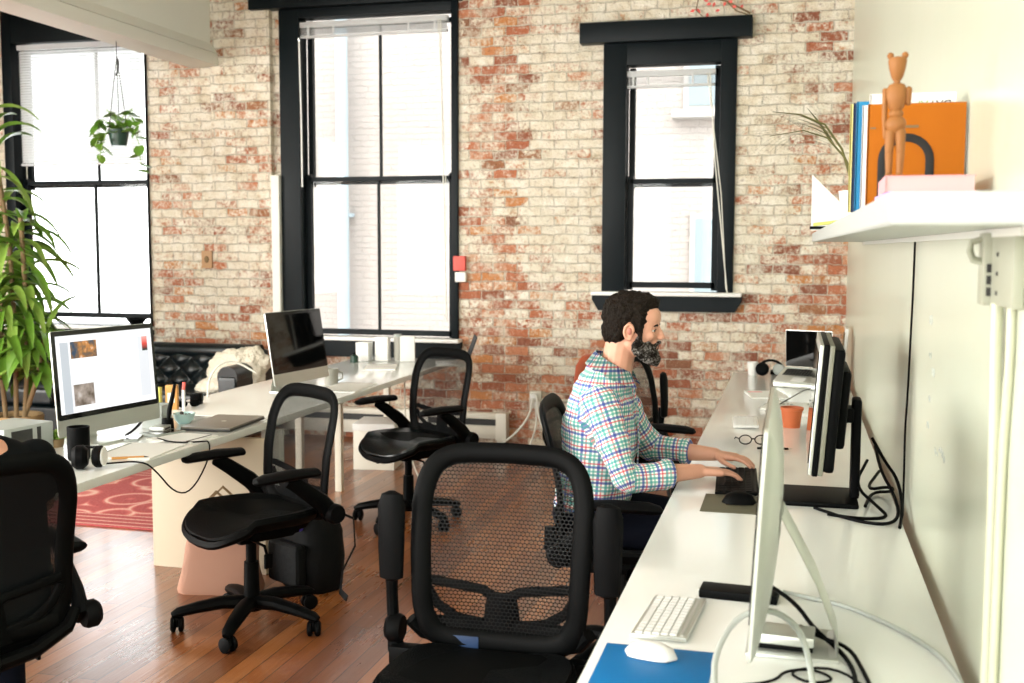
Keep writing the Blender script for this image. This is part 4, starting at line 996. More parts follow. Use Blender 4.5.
sheet('paper_stack', 'white papers lying flat in front of the lit computer', (-2.66, 4.02, .74), .12, .26, .34, 'paper', .005, 'papers', ([(-.11, 0, .004, .3)], 'm', 'greybox'))
sheet('paper_stack', 'second sheaf of white paper nearer the closed laptop', (-2.66, 4.36, .74), -.1, .24, .20, 'paper', .004, 'papers', ([(.09, 0, .006, .18)], 'm', 'dkmetal'))
t = thing('tablet', 'small silver and dark tablet beside the foot of the lit computer', 'tablet', (-2.80, 4.42, .74), -.3)
mb = MB(); mb.box((0, 0, .006), (.12, .17, .012), bev=.003); mb.obj('body', 'greybox', t)
mb = MB(); mb.box((0, 0, .0125), (.10, .14, .0012)); mb.obj('screen', 'screenoff', t)
t = thing('card_reader', 'stacked small grey gadget on the tablet by the lit computer', 'gadget', (-2.83, 4.45, .753), .2)
mb = MB(); mb.box((0, 0, .01), (.07, .09, .02), bev=.004); mb.obj('body', 'alu', t)
mb = MB(); mb.box((.036, 0, .01), (.003, .06, .008)); mb.obj('slot', 'dkmetal', t)
t = thing('smartphone', 'grey phone lying near the stand of the lit computer', 'phone', (-2.86, 4.28, .74), .4)
mb = MB(); mb.box((0, 0, .004), (.065, .125, .008), bev=.003); mb.obj('body', 'greybox', t)
mb = MB(); mb.box((0, 0, .0083), (.058, .11, .0008)); mb.obj('screen', 'screenoff', t)
t = thing('pen_holder', 'square smoked glass pen holder behind the lit computer', 'pen holder', (-2.94, 4.60, .74), .1)
mb = MB()
for (x, y, a, b) in ((0, .05, .10, .004), (0, -.05, .10, .004), (.05, 0, .004, .10), (-.05, 0, .004, .10)): mb.box((x, y, .055), (a, b, .11))
mb.box((0, 0, .003), (.10, .10, .006)); mb.obj('box', 'tint', t)
mb = MB(); mb.box((0, 0, .012), (.085, .085, .012)); mb.obj('liner', 'dkmetal', t)
t = thing('digital_pen', 'thick black stylus standing upright in its round holder', 'stylus', (-2.84, 4.53, .74))
mb = MB(); mb.lathe([(0, 0), (.03, 0), (.028, .03), (.026, .055), (.02, .055), (.018, .02), (0, .02)]); mb.obj('holder', 'plastic', t)
mb = MB(); mb.tube([(0, 0, .02), (.005, .008, .09), (.018, .018, .16), (.026, .026, .215)], [.006, .011, .010, .007], 10); mb.obj('stylus', 'plastic', t)
t = thing('glass_bowl', 'small pale aqua glass bowl with dark bits behind the closed laptop', 'bowl', (-2.875, 4.73, .74))
mb = MB(); mb.lathe([(0, .004), (.028, .0), (.045, .02), (.055, .05), (.05, .05), (.04, .022), (.024, .008), (0, .008)]); mb.obj('bowl', 'aqua', t)
mb = MB()
for i in range(7): mb.ell((random.uniform(-.025, .025), random.uniform(-.025, .025), .035 + random.uniform(0, .015)), (.011, .009, .008), seg=8)
mb.obj('contents', 'dkmetal', t)
t = thing('laptop', 'closed brown-grey laptop lying on the left table edge', 'laptop', (-2.66, 4.73, .74), math.radians(4))
mb = MB(); mb.box((0, 0, .007), (.25, .40, .010), bev=.004); mb.obj('base', 'dkmetal', t)
mb = MB(); mb.box((0, 0, .016), (.248, .398, .008), bev=.004); mb.obj('lid', 'laptopbrown', t)
mb = MB(); mb.ell((0, 0, .0202), (.014, .012, .0008)); mb.obj('logo', 'alu', t)
for i, (m, x, y, h, w_, lab) in enumerate((('yellowgreen', -3.26, 5.08, .12, .07, 'yellow-green upright carton on the far left table edge'), ('oj', -3.18, 5.12, .13, .06, 'orange carton standing beside the yellow-green one'))):
    t = thing('carton', lab, 'carton', (x, y, .74), .3)
    mb = MB(); mb.box((0, 0, h / 2), (w_, w_ * .7, h), bev=.002); mb.obj('box', m, t)
    mb = MB(); mb.box((.0, -w_ * .35 - .0008, h * .5), (w_ * .6, .0012, h * .4)); mb.obj('panel', 'paper', t)
t = thing('marker_pen', 'red capped marker sticking up behind the cartons', 'marker', (-3.10, 5.10, .74))
mb = MB(); mb.cyl((0, 0, 0), (.0, 0, .11), .008, 10); mb.obj('barrel', 'white', t)
mb = MB(); mb.cyl((0, 0, .11), (.006, 0, .15), .0085, 10); mb.obj('cap', 'redpaper', t)
t = thing('small_speaker', 'small black cube speaker on the left table', 'speaker', (-3.16, 5.33, .74), .2)
mb = MB(); mb.box((0, 0, .03), (.055, .055, .06), bev=.004); mb.obj('body', 'plastic', t)
mb = MB(); mb.lathe([(0, 0), (.02, 0), (.022, .003), (0, .003)], (.029, 0, .032), 16, Matrix.Rotation(PI / 2, 4, 'Y')); mb.obj('cone', 'softblack', t)
t = thing('sunglasses', 'dark sunglasses lying beside the black cube speaker', 'sunglasses', (-3.13, 5.20, .74), .8)
mb = MB()
for s_ in (-1, 1): mb.ell((s_ * .033, 0, .022), (.028, .004, .02), seg=12)
mb.obj('lenses', 'plastic', t)
mb = MB(); mb.tube([(-.062, 0, .028), (0, -.002, .03), (.062, 0, .028)], .003, 6)
for s_ in (-1, 1): mb.tube([(s_ * .062, 0, .028), (s_ * .062, .07, .022), (s_ * .058, .12, .006)], .003, 6)
mb.obj('frame', 'plastic', t)
sheet('paper_tray', 'thin tan board under the small things on the left table', (-3.15, 5.22, .739), .1, .22, .5, 'oj', .001, 'board') if False else None
t = thing('mug', 'grey speckled cup beside the dark-screened computer', 'mug', (-2.80, 6.32, .74))
mb = MB(); mb.lathe([(0, 0), (.038, 0), (.042, .01), (.044, .10), (.040, .10), (.036, .012), (0, .012)]); mb.obj('body', 'greyfab', t)
mb = MB(); mb.tube([(.035, .02, .085), (.06, .035, .075), (.06, .035, .04), (.035, .02, .025)], .006, 8); mb.obj('handle', 'greyfab', t)
sheet('drawing_pad', 'wide white drawing pad with dark edge on the far left table', (-2.64, 6.20, .74), .05, .24, .42, 'paper', .006, 'pad', ([(.0, -.205, .20, .006)], 'm', 'dkmetal'))
sheet('paper_stack', 'blank white papers near the window end of the far left table', (-2.85, 7.3, .74), .3, .22, .32, 'paper', .01, 'papers', ([(-.06, .1, .05, .01)], 'm', 'greybox'))
t = thing('pen', 'short black marker lying by the grey cup', 'pen', (-2.88, 6.12, .746), .9)
mb = MB(); mb.cyl((-.035, 0, 0), (.02, 0, 0), .006, 10); mb.obj('barrel', 'plastic', t)
mb = MB(); mb.cyl((.02, 0, 0), (.035, 0, 0), .0065, 10); mb.obj('cap', 'plastic', t)
for i, (x, y, w_, d_, h, m, lab) in enumerate(((-3.16, 7.75, .10, .10, .13, 'white', 'short white box at the window end of the far table'), (-3.03, 7.80, .10, .09, .17, 'white', 'tall white box second in the row under the window'),
                                               (-2.92, 7.83, .05, .05, .20, 'greyfab', 'slim grey canister between the white boxes'), (-2.83, 7.80, .11, .08, .18, 'paper', 'right-hand white box in the row under the window'))):
    t = thing('container', lab, 'container', (x, y, .74), .1 * i)
    if i == 2:
        mb = MB(); mb.lathe([(0, 0), (.028, 0), (.028, .18), (0, .18)]); mb.obj('body', m, t); mb = MB(); mb.lathe([(0, .18), (.03, .18), (.03, .20), (0, .20)]); mb.obj('lid', 'greybox', t)
    else:
        mb = MB(); mb.box((0, 0, h / 2), (w_, d_, h), bev=.004); mb.obj('body', m, t); mb = MB(); mb.box((0, 0, h + .004), (w_ * 1.03, d_ * 1.03, .012), bev=.003); mb.obj('lid', 'white', t)
t = thing('small_bottle', 'small green-black bottle in front of the white boxes', 'bottle', (-3.18, 7.60, .74))
mb = MB(); mb.lathe([(0, 0), (.03, 0), (.03, .05), (.012, .06), (0, .06)]); mb.obj('body', 'pot', t)
mb = MB(); mb.lathe([(0, .06), (.013, .06), (.013, .075), (0, .075)]); mb.obj('cap', 'plastic', t)
# slanted black display at table's far end (behind chair)
t = thing('laptop', 'thin laptop at the window end, open lid leaning back as a dark triangle', 'laptop', (-2.46, 7.62, .7415), math.radians(-160))
mb = MB(); mb.box((-.03, 0, .008), (.22, .30, .014), bev=.004); mb.obj('base', 'alu', t)
mb = MB(); mb.box((0, 0, .11), (.006, .31, .21), bev=.002); mb.bm.transform(Matrix.Translation((-.14, 0, .01)) @ Matrix.Rotation(-.35, 4, 'Y')); mb.obj('lid', 'plastic', t)
# grey box and small plant at far left of near table
t = thing('storage_drive', 'boxy grey metal drive enclosure at the left end of the near table', 'drive', (-3.18, 3.88, .74), math.radians(-8))
mb = MB(); mb.box((0, 0, .06), (.22, .26, .115), bev=.006); mb.obj('casing', 'greybox', t)
mb = MB(); mb.box((.1105, .05, .06), (.003, .02, .09)); mb.box((.1105, -.04, .06), (.002, .11, .085)); mb.obj('front_slot', 'dkmetal', t)
mb = MB()
for s_ in (-1, 1): mb.box((0, s_ * .1, .002), (.18, .02, .006))
mb.obj('foot', 'softblack', t)
def leafcard(mb, p, a, el, L, w_):
    d = V((math.cos(a) * math.cos(el), math.sin(a) * math.cos(el), math.sin(el))); sd = V((-math.sin(a), math.cos(a), .2)).normalized()
    strap(mb, p, d, L, w_, .6, side=sd, seg=4, fold=.5)
t = thing('potted_plant', 'tiny green plant with a red tip in front of the lit computer', 'plant', (-3.06, 4.02, .74))
mb = MB(); mb.lathe([(0, 0), (.026, 0), (.032, .035), (.028, .035), (.024, .005), (0, .005)]); mb.obj('pot', 'stem', t)
mb = MB(); mb.lathe([(0, .03), (.029, .031), (0, .032)]); mb.obj('soil', 'soil', t)
mb = MB()
for i in range(60): leafcard(mb, (random.uniform(-.015, .015), random.uniform(-.015, .015), .03 + random.random() * .03), random.random() * 6.28, random.uniform(.1, 1.3), random.uniform(.025, .05), .014)
mb.obj('leaves', 'green2', t)
mb = MB(); mb.tube([(0, 0, .04), (.02, .01, .10), (.05, .02, .13)], .002, 5); mb.ell((.055, .022, .135), (.012, .010, .010), seg=8); mb.obj('bud', 'redpaper', t)
cord('computer_cable', 'thin dark cable curling under the lit computer', [(-2.86, 4.40, .85), (-2.88, 4.34, .78), (-2.90, 4.26, .75), (-2.93, 4.38, .75), (-2.96, 4.52, .78), (-2.98, 4.60, .84)], .003, 'plastic', 'cable')
cord('computer_cable', 'white cable arching behind the dark-screened computer to the sofa side', [(-3.22, 5.55, .745), (-3.24, 5.60, .85), (-3.22, 5.70, .93), (-3.16, 5.78, .93), (-3.06, 5.83, .86)], .006, 'wcable', 'cable')
cord('table_cable', 'white cable hanging under the far left table beside the chair', [(-2.60, 7.1, .68), (-2.58, 7.05, .5), (-2.55, 7.0, .3), (-2.50, 7.0, .1), (-2.45, 7.0, .01)], .006, 'wcable', 'cable')
# box under table
t = thing('cardboard_box', 'white lidded box on the floor under the far left table', 'box', (-2.93, 7.45, 0), .15)
mb = MB(); mb.box((0, 0, .15), (.30, .34, .30), bev=.006); mb.obj('body', 'heater', t)
mb = MB(); mb.box((0, 0, .31), (.31, .35, .05), bev=.006); mb.obj('lid', 'paper', t)

# ------------------------------------------------------------------ bags under chair B
t = thing('tote_bag', 'pinkish canvas tote bag slumped against the beige table panel', 'bag', (-2.56, 4.50, 0), .20)
mb = MB(); loops = []
for z, hx, hy, ox in ((0.0, .185, .075, 0), (.02, .19, .08, 0), (.12, .175, .06, .0), (.22, .165, .04, .01), (.30, .155, .02, .02)):
    loops.append([V((ox + hx * (abs(math.cos(a)) ** .3) * (1 if math.cos(a) > 0 else -1) + .006 * math.sin(7 * a + z * 20), hy * (abs(math.sin(a)) ** .35) * (1 if math.sin(a) > 0 else -1), z)) for a in [2 * PI * q / 28 for q in range(28)]])
mb.loft(loops); mb.obj('bag_body', 'tote', t, smooth=60)
for s_ in (-1, 1):
    mb = MB(); mb.tube([(-.07 + .02, .03 * s_, .31), (-.06, .045 * s_, .42), (.0, .05 * s_, .48), (.07, .045 * s_, .42), (.08, .03 * s_, .31)], .007, 8, flat=.5); mb.obj('handle', 'stem', t)
t = thing('backpack', 'black backpack with a purple patch on the floor behind the swivel chair', 'backpack', (-2.19, 4.68, 0), -.5)
mb = MB(); loops = []
for z, hx, hy in ((0, .15, .10), (.03, .165, .12), (.15, .17, .125), (.28, .16, .11), (.37, .13, .085), (.42, .08, .05), (.435, .02, .02)):
    loops.append([V((hx * (abs(math.cos(a)) ** .7) * (1 if math.cos(a) > 0 else -1), hy * (abs(math.sin(a)) ** .7) * (1 if math.sin(a) > 0 else -1) + .008 * math.sin(5 * a + z * 15), z)) for a in [2 * PI * q / 28 for q in range(28)]])
mb.loft(loops); mb.obj('main_body', 'bag', t, smooth=60)
mb = MB(); mb.box((0, -.135, .14), (.24, .06, .2), bev=.028, seg=3); mb.obj('front_pocket', 'bag', t)
mb = MB(); mb.box((.02, -.115, .33), (.13, .03, .07), rx=.35, bev=.012); mb.obj('patch', 'purple', t)
mb = MB(); mb.tube([(.10, .08, .36), (.20, .10, .34), (.235, .08, .22), (.20, .03, .10), (.25, -.02, .03), (.31, -.03, .012)], .018, 8, flat=.2); mb.obj('strap', 'bag', t)
mb = MB(); mb.tube([(-.03, .02, .42), (-.02, .03, .47), (.03, .03, .47), (.04, .02, .42)], .008, 8); mb.obj('top_handle', 'bag', t)

# rug
t = thing('rug', 'red patterned wool rug on the wooden floor by the sofa', 'rug', (-4.75, 6.12, 0), math.radians(0))
mb = MB(); mb.box((0, 0, .006), (2.7, 1.5, .012), bev=.003); mb.obj('pile', 'rug', t)
mb = MB()
for s_ in (-1, 1):
    for i in range(120): mb.box((s_ * 1.37, -.74 + i * .0124, .004), (.05, .006, .004))
mb.obj('fringe', 'paper', t)

# ------------------------------------------------------------------ sofa
t = thing('sofa', 'black tufted leather sofa under the left windows', 'sofa', (-5.40, 7.92, 0))
SW = 2.30
mb = MB(); mb.box((0, .0, .20), (SW, .78, .22), bev=.03, seg=3); mb.obj('base', 'leather', t)
for s_ in (-1, 0, 1):
    mb = MB(); mb.box((s_ * .75, -.06, .385), (.74, .60, .15), bev=.045, seg=4); mb.obj('seat_cushion', 'leather', t)
def tuft(u, v, w, h):
    x = (u - .5) * w; z = v * h
    px, pz = .105, .092
    q = x / px; r_ = z / pz
    a = abs(((q + r_) / 2) % 1 - .5) * 2; b = abs(((q - r_) / 2) % 1 - .5) * 2   # 0 in folds' middle
    bulge = (1 - a ** 3) * (1 - b ** 3)
    a2 = 1 - a; b2 = 1 - b
    bulge = (math.sin(PI * (((q + r_) / 2) % 1)) * math.sin(PI * (((q - r_) / 2) % 1)))
    return x, z, max(0, bulge) ** .5 * .05
def backf(u, v):
    x, z, d = tuft(u, v, SW - .06, .375)
    k = v ** 3
    return V((x, .20 - d * (1 - .5 * k) + .06 * v, .40 + z))
mb = MB(); mb.grid(backf, 240, 60); mb.obj('tufted_back', 'leather', t, smooth=60)
mb = MB(); mb.box((0, .33, .49), (SW, .16, .52), bev=.03, seg=3)
mb.tube([(-SW / 2, .27, .735), (SW / 2, .27, .735)], .062, 16); mb.obj('back_frame', 'leather', t)
for s_ in (-1, 1):
    mb = MB(); mb.box((s_ * (SW / 2 + .05), .0, .36), (.16, .80, .50), bev=.03, seg=3); mb.tube([(s_ * (SW / 2 + .05), -.39, .60), (s_ * (SW / 2 + .05), .39, .62)], .085, 16); mb.obj('arm', 'leather', t)
for sx in (-1, 1):
    for sy in (-1, 1):
        mb = MB(); mb.lathe([(0, 0), (.02, 0), (.035, .09), (0, .09)], (sx * .98, sy * .33, 0)); mb.obj('leg', 'stem', t)
t = thing('fur_cushion', 'shaggy cream fur throw over the right end of the black sofa', 'throw', (-4.30, 7.86, .43))
t.scale = (.85, .85, .85)
mb = MB(); mb.ell((0, 0, .20), (.30, .13, .22), seg=40); mb.ell((-.12, -.08, .07), (.24, .16, .10), seg=30); mb.ell((.12, .05, .30), (.2, .12, .14), seg=30)
mb = remesh(mb, .014, 4)
for v in mb.bm.verts:
    n_ = noise.noise(v.co * 14) * .03 + noise.noise(v.co * 50) * .018; v.co += v.co.normalized() * 0 + V((v.co.x, v.co.y, v.co.z - .2)).normalized() * n_
mb.obj('fur', 'fur', t, smooth=70)
# small things by window 1
t = thing('side_table', 'small wooden side table beside the sofa at the left edge', 'side table', (-7.0, 7.6, 0))
mb = MB(); mb.box((0, 0, .53), (.42, .42, .03), bev=.006); mb.obj('tabletop', 'sidewood', t)
for sx in (-1, 1):
    for sy in (-1, 1):
        mb = MB(); mb.box((sx * .17, sy * .17, .257), (.035, .035, .514)); mb.obj('leg', 'dkmetal', t)
t = thing('desk_lamp', 'low dark bowl on the sill of the far left window', 'bowl', (-5.62, YB - .04, .896))
mb = MB(); mb.lathe([(0, 0), (.04, 0), (.05, .02), (.09, .07), (.085, .07), (.04, .02), (0, .015)]); mb.obj('bowl', 'plastic', t)
mb = MB(); mb.lathe([(.085, .066), (.094, .07), (.085, .075)]); mb.obj('rim', 'plastic', t); t.name = 'dark_bowl'

# ------------------------------------------------------------------ plants
t = thing('corn_plant', 'tall leafy green house plant at the left edge beside the window', 'plant', (-5.74, 7.08, 0))
mb = MB(); mb.lathe([(0, 0), (.16, 0), (.20, .30), (.19, .32), (.17, .31), (.14, .05), (0, .05)]); mb.obj('pot', 'basket', t)
mb = MB(); mb.lathe([(0, .27), (.175, .28), (0, .285)]); mb.obj('soil', 'soil', t)
stems = [[(0, 0, .28), (.02, 0, .9), (-.02, .02, 1.6), (-.16, .02, 2.6)], [(.05, .03, .28), (.10, .02, .7), (.12, .0, 1.3), (.10, 0, 1.85)], [(-.05, -.05, .28), (-.08, -.05, .7), (-.04, -.06, 1.25)], [(.03, .05, .28), (.2, .0, .6), (.28, 0, .95)]]
mb = MB()
for s_ in stems: mb.tube(s_, .018, 8)
mb.obj('stem', 'stem', t)
mb = MB(); mb2 = MB(); random.seed(11)
for si, s_ in enumerate(stems):
    P = [V(p) for p in s_]
    top = P[-1]; n_ = (60, 60, 44, 24)[si]
    for i in range(n_):
        u = 1 - (i / n_) * (.72 if si < 2 else .5); k = min(len(P) - 2, int(u * (len(P) - 1))); p = P[k].lerp(P[k + 1], u * (len(P) - 1) - k)
        a = i * 2.4 + random.random(); el = random.uniform(.35, 1.2) if u > .9 else random.uniform(-.1, .8)
        d = V((math.cos(a) * math.cos(el), math.sin(a) * math.cos(el) * .7, math.sin(el)))
        strap(mb if random.random() < .65 else mb2, p, d, random.uniform(.34, .58), random.uniform(.05, .085), random.uniform(1.4, 2.6), seg=9, fold=.6)
mb.obj('leaves', 'green', t, smooth=60); mb2.obj('young_leaves', 'green2', t, smooth=60)
# hanging pot
hx, hy = ony_hang = (-4.98, 7.5)
t = thing('hanging_planter', 'small dark green pot with trailing leaves hanging before the left window', 'hanging plant', (-4.93, 7.3, 2.45))
mb = MB(); mb.lathe([(0, -.10), (.055, -.10), (.078, .02), (.074, .02), (.05, -.09), (0, -.09)]); mb.obj('pot', 'pot', t)
mb = MB(); mb.lathe([(0, .0), (.07, .0), (0, .01)]); mb.obj('soil', 'soil', t)
mb = MB()
for a in (0, 2.1, 4.2): mb.tube([(.074 * math.cos(a), .074 * math.sin(a), .01), (.03 * math.cos(a), .03 * math.sin(a), .35), (0, 0, .55)], .003, 5)
mb.tube([(0, 0, .54), (0, 0, .90), (0, 0, .67 + .0)], .003, 5)
mb.tube([(0, 0, .55), (.015, 0, .52), (.01, 0, .46), (-.01, 0, .42)], .006, 6); mb.cyl((0, 0, .55), (0, 0, 1.84), .0025, 5); mb.obj('hanger', 'dkmetal', t)
mb = MB(); random.seed(5)
tr = [[(0, 0, .02), (-.12, -.02, .10), (-.20, 0, .06), (-.22, 0, -.04)], [(0, 0, .02), (.10, 0, .12), (.17, 0, .08), (.16, .0, -.05)], [(0, 0, .02), (-.05, -.08, .0), (-.08, -.1, -.12), (-.10, -.1, -.2)], [(.02, 0, .03), (.15, -.03, .02), (.19, -.03, -.10), (.20, -.03, -.24), (.12, -.03, -.32)], [(0, 0, .02), (-.02, 0, .13), (-.10, 0, .17)], [(0, 0, .02), (.05, 0, .14), (.12, 0, .17)], [(0, 0, .02), (-.13, -.05, -.02), (-.17, -.05, -.10)]]
lf = MB()
for P in tr:
    mb.tube(P, .003, 5); PP = [V(p) for p in P]
    for i in range(8):
        u = i / 8 * (len(PP) - 1); k = int(u); p = PP[k].lerp(PP[k + 1], u - k); a = random.random() * 6.28
        leafcard(lf, p, a, random.uniform(-.9, .3), random.uniform(.08, .12), random.uniform(.06, .085))
mb.obj('vine_stem', 'green2', t); lf.obj('leaves', 'green', t, smooth=60)

# reddish jacket / bag on a rack behind the man
t = thing('red_chair', 'reddish brown leather chair back showing over the man’s shoulder', 'chair', (-1.03, 6.9, -.03), math.radians(-25))
mb = MB(); mb.box((0, 0, .46), (.46, .46, .08), bev=.03, seg=3); mb.obj('seat', 'red', t)
mb = MB(); mb.loft([[V((-.22 - .06 * z, .21 * math.cos(a) * w_, .50 + .44 * z)) + V((.03 * math.sin(a), 0, 0)) for a in [2 * PI * q / 20 for q in range(20)]] for z, w_ in ((0, .85), (.3, 1), (.6, 1), (.85, .8), (.97, .45), (1, .1))]); mb.obj('backrest', 'red', t, smooth=60)
for sx in (-1, 1):
    for sy in (-1, 1):
        mb = MB(); mb.cyl((sx * .17, sy * .17, .44), (sx * .21, sy * .21, 0), .018, 10, .012); mb.obj('leg', 'dkmetal', t)

# ------------------------------------------------------------------ people
def set_cloth(o, bones):
    """lay the woven pattern along the torso and the sleeves, face by face"""
    me = o.data; at = me.attributes.new('cloth', 'FLOAT_VECTOR', 'CORNER'); B = []
    for p0, p1, ref, off in bones:
        p0, p1, ref = V(p0), V(p1), V(ref); ax = (p1 - p0).normalized(); r1 = (ref - ax * ref.dot(ax)).normalized(); B.append((p0, p1, ax, r1, ax.cross(r1), off))
    for f in me.polygons:
        best = None
        for b in B:
            p0, p1, ax = b[:3]; d = f.center - p0; q = max(0, min((p1 - p0).length, d.dot(ax))); dist = (f.center - (p0 + ax * q)).length - b[5][2]
            if best is None or dist < best[0]: best = (dist, b)
        p0, p1, ax, r1, r2, (off, R_, bias) = best[1]; dc = f.center - p0; a0 = math.atan2(dc.dot(r2), dc.dot(r1))
        for li in f.loop_indices:
            d = me.vertices[me.loops[li].vertex_index].co - p0; a = math.atan2(d.dot(r2), d.dot(r1))
            if a - a0 > PI: a -= 2 * PI
            if a - a0 < -PI: a += 2 * PI
            at.data[li].vector = (a * R_, d.dot(ax) + off, 0)

def arm_hand(mb, wr, dr, up, side, curl=.35, spread=.09, L=1.):
    """palm, four bent fingers and a thumb; wr wrist, dr direction, up back of the hand, side = +1 thumb on dr x up side"""
    wr, dr, up = V(wr), V(dr).normalized(), V(up); up = (up - dr * up.dot(dr)).normalized(); sd = dr.cross(up) * side   # towards the thumb
    for k in (-1.0, -.33, .33, 1.0):
        mb.cap(wr + sd * .010 * k + dr * .01, .017, wr + dr * .075 * L + sd * .028 * k, .0125)
    mb.ell(wr + dr * .04, (.034, .034, .016), Matrix.Translation((0, 0, 0)) @ (Matrix((dr, sd, up)).transposed().to_4x4()))
    for k, ln in ((1.0, .072), (.36, .080), (-.30, .075), (-.95, .058)):
        p = wr + dr * .082 * L + sd * .028 * k; d = (dr + sd * spread * k).normalized(); a = .10
        for j, f in enumerate((.45, .32, .25)):
            dd = (d * math.cos(a) - up * math.sin(a)).normalized(); q = p + dd * ln * f * L; r_ = (.0088, .0080, .0072)[j]
            mb.cap(p, r_, q, r_ * .93, 10); p = q; a += curl
    p = wr + dr * .022 + sd * .026 - up * .006
    for (a1, ln, r_) in ((.75, .038, .0125), (.45, .03, .0100), (.25, .024, .0088)):
        d = (dr * math.cos(a1) + sd * math.sin(a1) - up * .22).normalized(); q = p + d * ln; mb.cap(p, r_, q, r_ * .92, 10); p = q

HX, HZ = -.583, 1.302
Ym = 4.05
tilt = Matrix.Rotation(.06, 4, 'Y')
def H_(p): q = (tilt @ V(p)); return V((HX, Ym, HZ)) + q
person = thing('person', 'seated bearded man in a checked shirt typing at the right desk', 'person', (-.62, Ym, 0))
o0 = V((-.62, Ym, 0))
rotI = tilt
mb = MB()
def E_(c, r, rot=None): mb.ell(H_(c), r, rotI if rot is None else rotI @ rot, seg=24)
def C_(a, ra, b, rb): mb.cap(H_(a), ra, H_(b), rb)
E_((-.012, 0, .040), (.098, .076, .088)); E_((.035, 0, .005), (.066, .066, .085)); E_((.030, 0, -.055), (.055, .055, .050)); C_((.0, -.040, -.055), .022, (.062, -.018, -.098), .018); C_((.0, .040, -.055), .022, (.062, .018, -.098), .018)
E_((.072, 0, -.098), (.022, .024, .018)); E_((.055, 0, .045), (.050, .060, .050)); C_((.083, -.028, .018), .013, (.083, .028, .018), .013)
C_((.096, 0, .012), .0075, (.115, 0, -.024), .0105); E_((.108, -.011, -.029), (.011, .008, .007)); E_((.108, .011, -.029), (.011, .008, .007))
E_((.070, -.036, -.018), (.022, .020, .022)); E_((.070, .036, -.018), (.022, .020, .022)); E_((.080, 0, -.055), (.022, .026, .026))
C_((.096, -.016, -.053), .006, (.096, .016, -.053), .006); C_((.094, -.015, -.064), .0065, (.094, .015, -.064), .0065)
for s_ in (-1, 1):
    n_ = 14
    for q in range(11):
        a = math.radians(-60 + q * 27); c_ = (.0 + .017 * math.cos(a + 1.2), s_ * (.080 + .004 * math.sin(a)), -.008 + .028 * math.sin(a + 1.2))
        a2 = math.radians(-60 + (q + 1) * 27); c2 = (.0 + .017 * math.cos(a2 + 1.2), s_ * (.080 + .004 * math.sin(a2)), -.008 + .028 * math.sin(a2 + 1.2))
        C_(c_, .0052, c2, .0052)
    E_((.004, s_ * .074, -.008), (.015, .008, .024)); E_((.004, s_ * .078, -.034), (.008, .006, .009))
# neck and trunk
mb.cap(H_((-.035, 0, -.04)), .058, V((-.645, Ym, 1.13)), .062)
mb.cap(V((-.65, Ym, 1.09)), .05, V((-.68, Ym - .12, 1.03)), .04); mb.cap(V((-.65, Ym, 1.09)), .05, V((-.68, Ym + .12, 1.03)), .04)
mb.ell(V((-.69, Ym, .95)), (.105, .15, .17)); mb.ell(V((-.71, Ym, .68)), (.11, .15, .17))
SN, EN, WN = V((-.675, 3.865, 1.045)), V((-.565, 3.80, .792)), V((-.315, 3.935, .800))
SF, EF, WF = V((-.675, 4.235, 1.045)), V((-.545, 4.33, .80)), V((-.285, 4.275, .800))
for S, E2, Wr in ((SN, EN, WN), (SF, EF, WF)):
    mb.cap(S, .045, E2, .036); mb.cap(E2, .037, E2.lerp(Wr, .35), .040); mb.cap(E2.lerp(Wr, .35), .040, Wr, .026)
arm_hand(mb, WN, (1, .38, -.06), (0, 0, 1), 1 * -1, curl=.30)
arm_hand(mb, WF, (1, -.22, -.06), (0, 0, 1), 1, curl=.30)
# fix thumbs inward: near hand's thumb points away from camera, far hand's towards it
mb = remesh(mb, .0036, 5)
for v in mb.bm.verts:   # eye sockets
    for s_ in (-1, 1):
        c_ = H_((.088, s_ * .031, .000)); d = (v.co - c_).length
        if d < .03: v.co.x -= .010 * math.exp(-(d / .013) ** 2)
mb.bm.transform(Matrix.Translation(-o0)); mb.obj('body', 'skin', person, smooth=80)
for s_ in (-1, 1):
    mb = MB(); mb.ell(H_((.0775, s_ * .031, .001)) - o0, .0115, seg=16); eo = mb.obj('eye', 'eyew', person)
    mb = MB(); mb.ell(H_((.0785, s_ * .031, .0075)) - o0, (.0122, .0135, .0075), seg=16); mb.ell(H_((.0785, s_ * .031, -.0085)) - o0, (.0118, .013, .0065), seg=16); mb.obj('eyelid', 'skin', person)
    mb = MB(); mb.ell(H_((.0870, s_ * .031, -.001)) - o0, (.0035, .0055, .0055), seg=12); mb.obj('iris', 'dkbrown', eo)
    mb = MB(); mb.tube([H_((.094, s_ * .016, .016)) - o0, H_((.096, s_ * .030, .021)) - o0, H_((.086, s_ * .047, .017)) - o0], [.003, .004, .002], 8); mb.obj('eyebrow', 'hair', person)
    mb = MB(); mb.tube([H_((.0905, s_ * .020, .002)) - o0, H_((.0925, s_ * .031, .0045)) - o0, H_((.086, s_ * .043, .001)) - o0], [.001, .0018, .001], 6); mb.obj('eyelashes', 'ink', person)
for s_ in (-1, 1):
    mb = MB(); mb.ell(H_((.003, s_ * .0815, -.006)) - o0, (.008, .0045, .014), seg=14); mb.obj('inner_ear', 'lip', person)
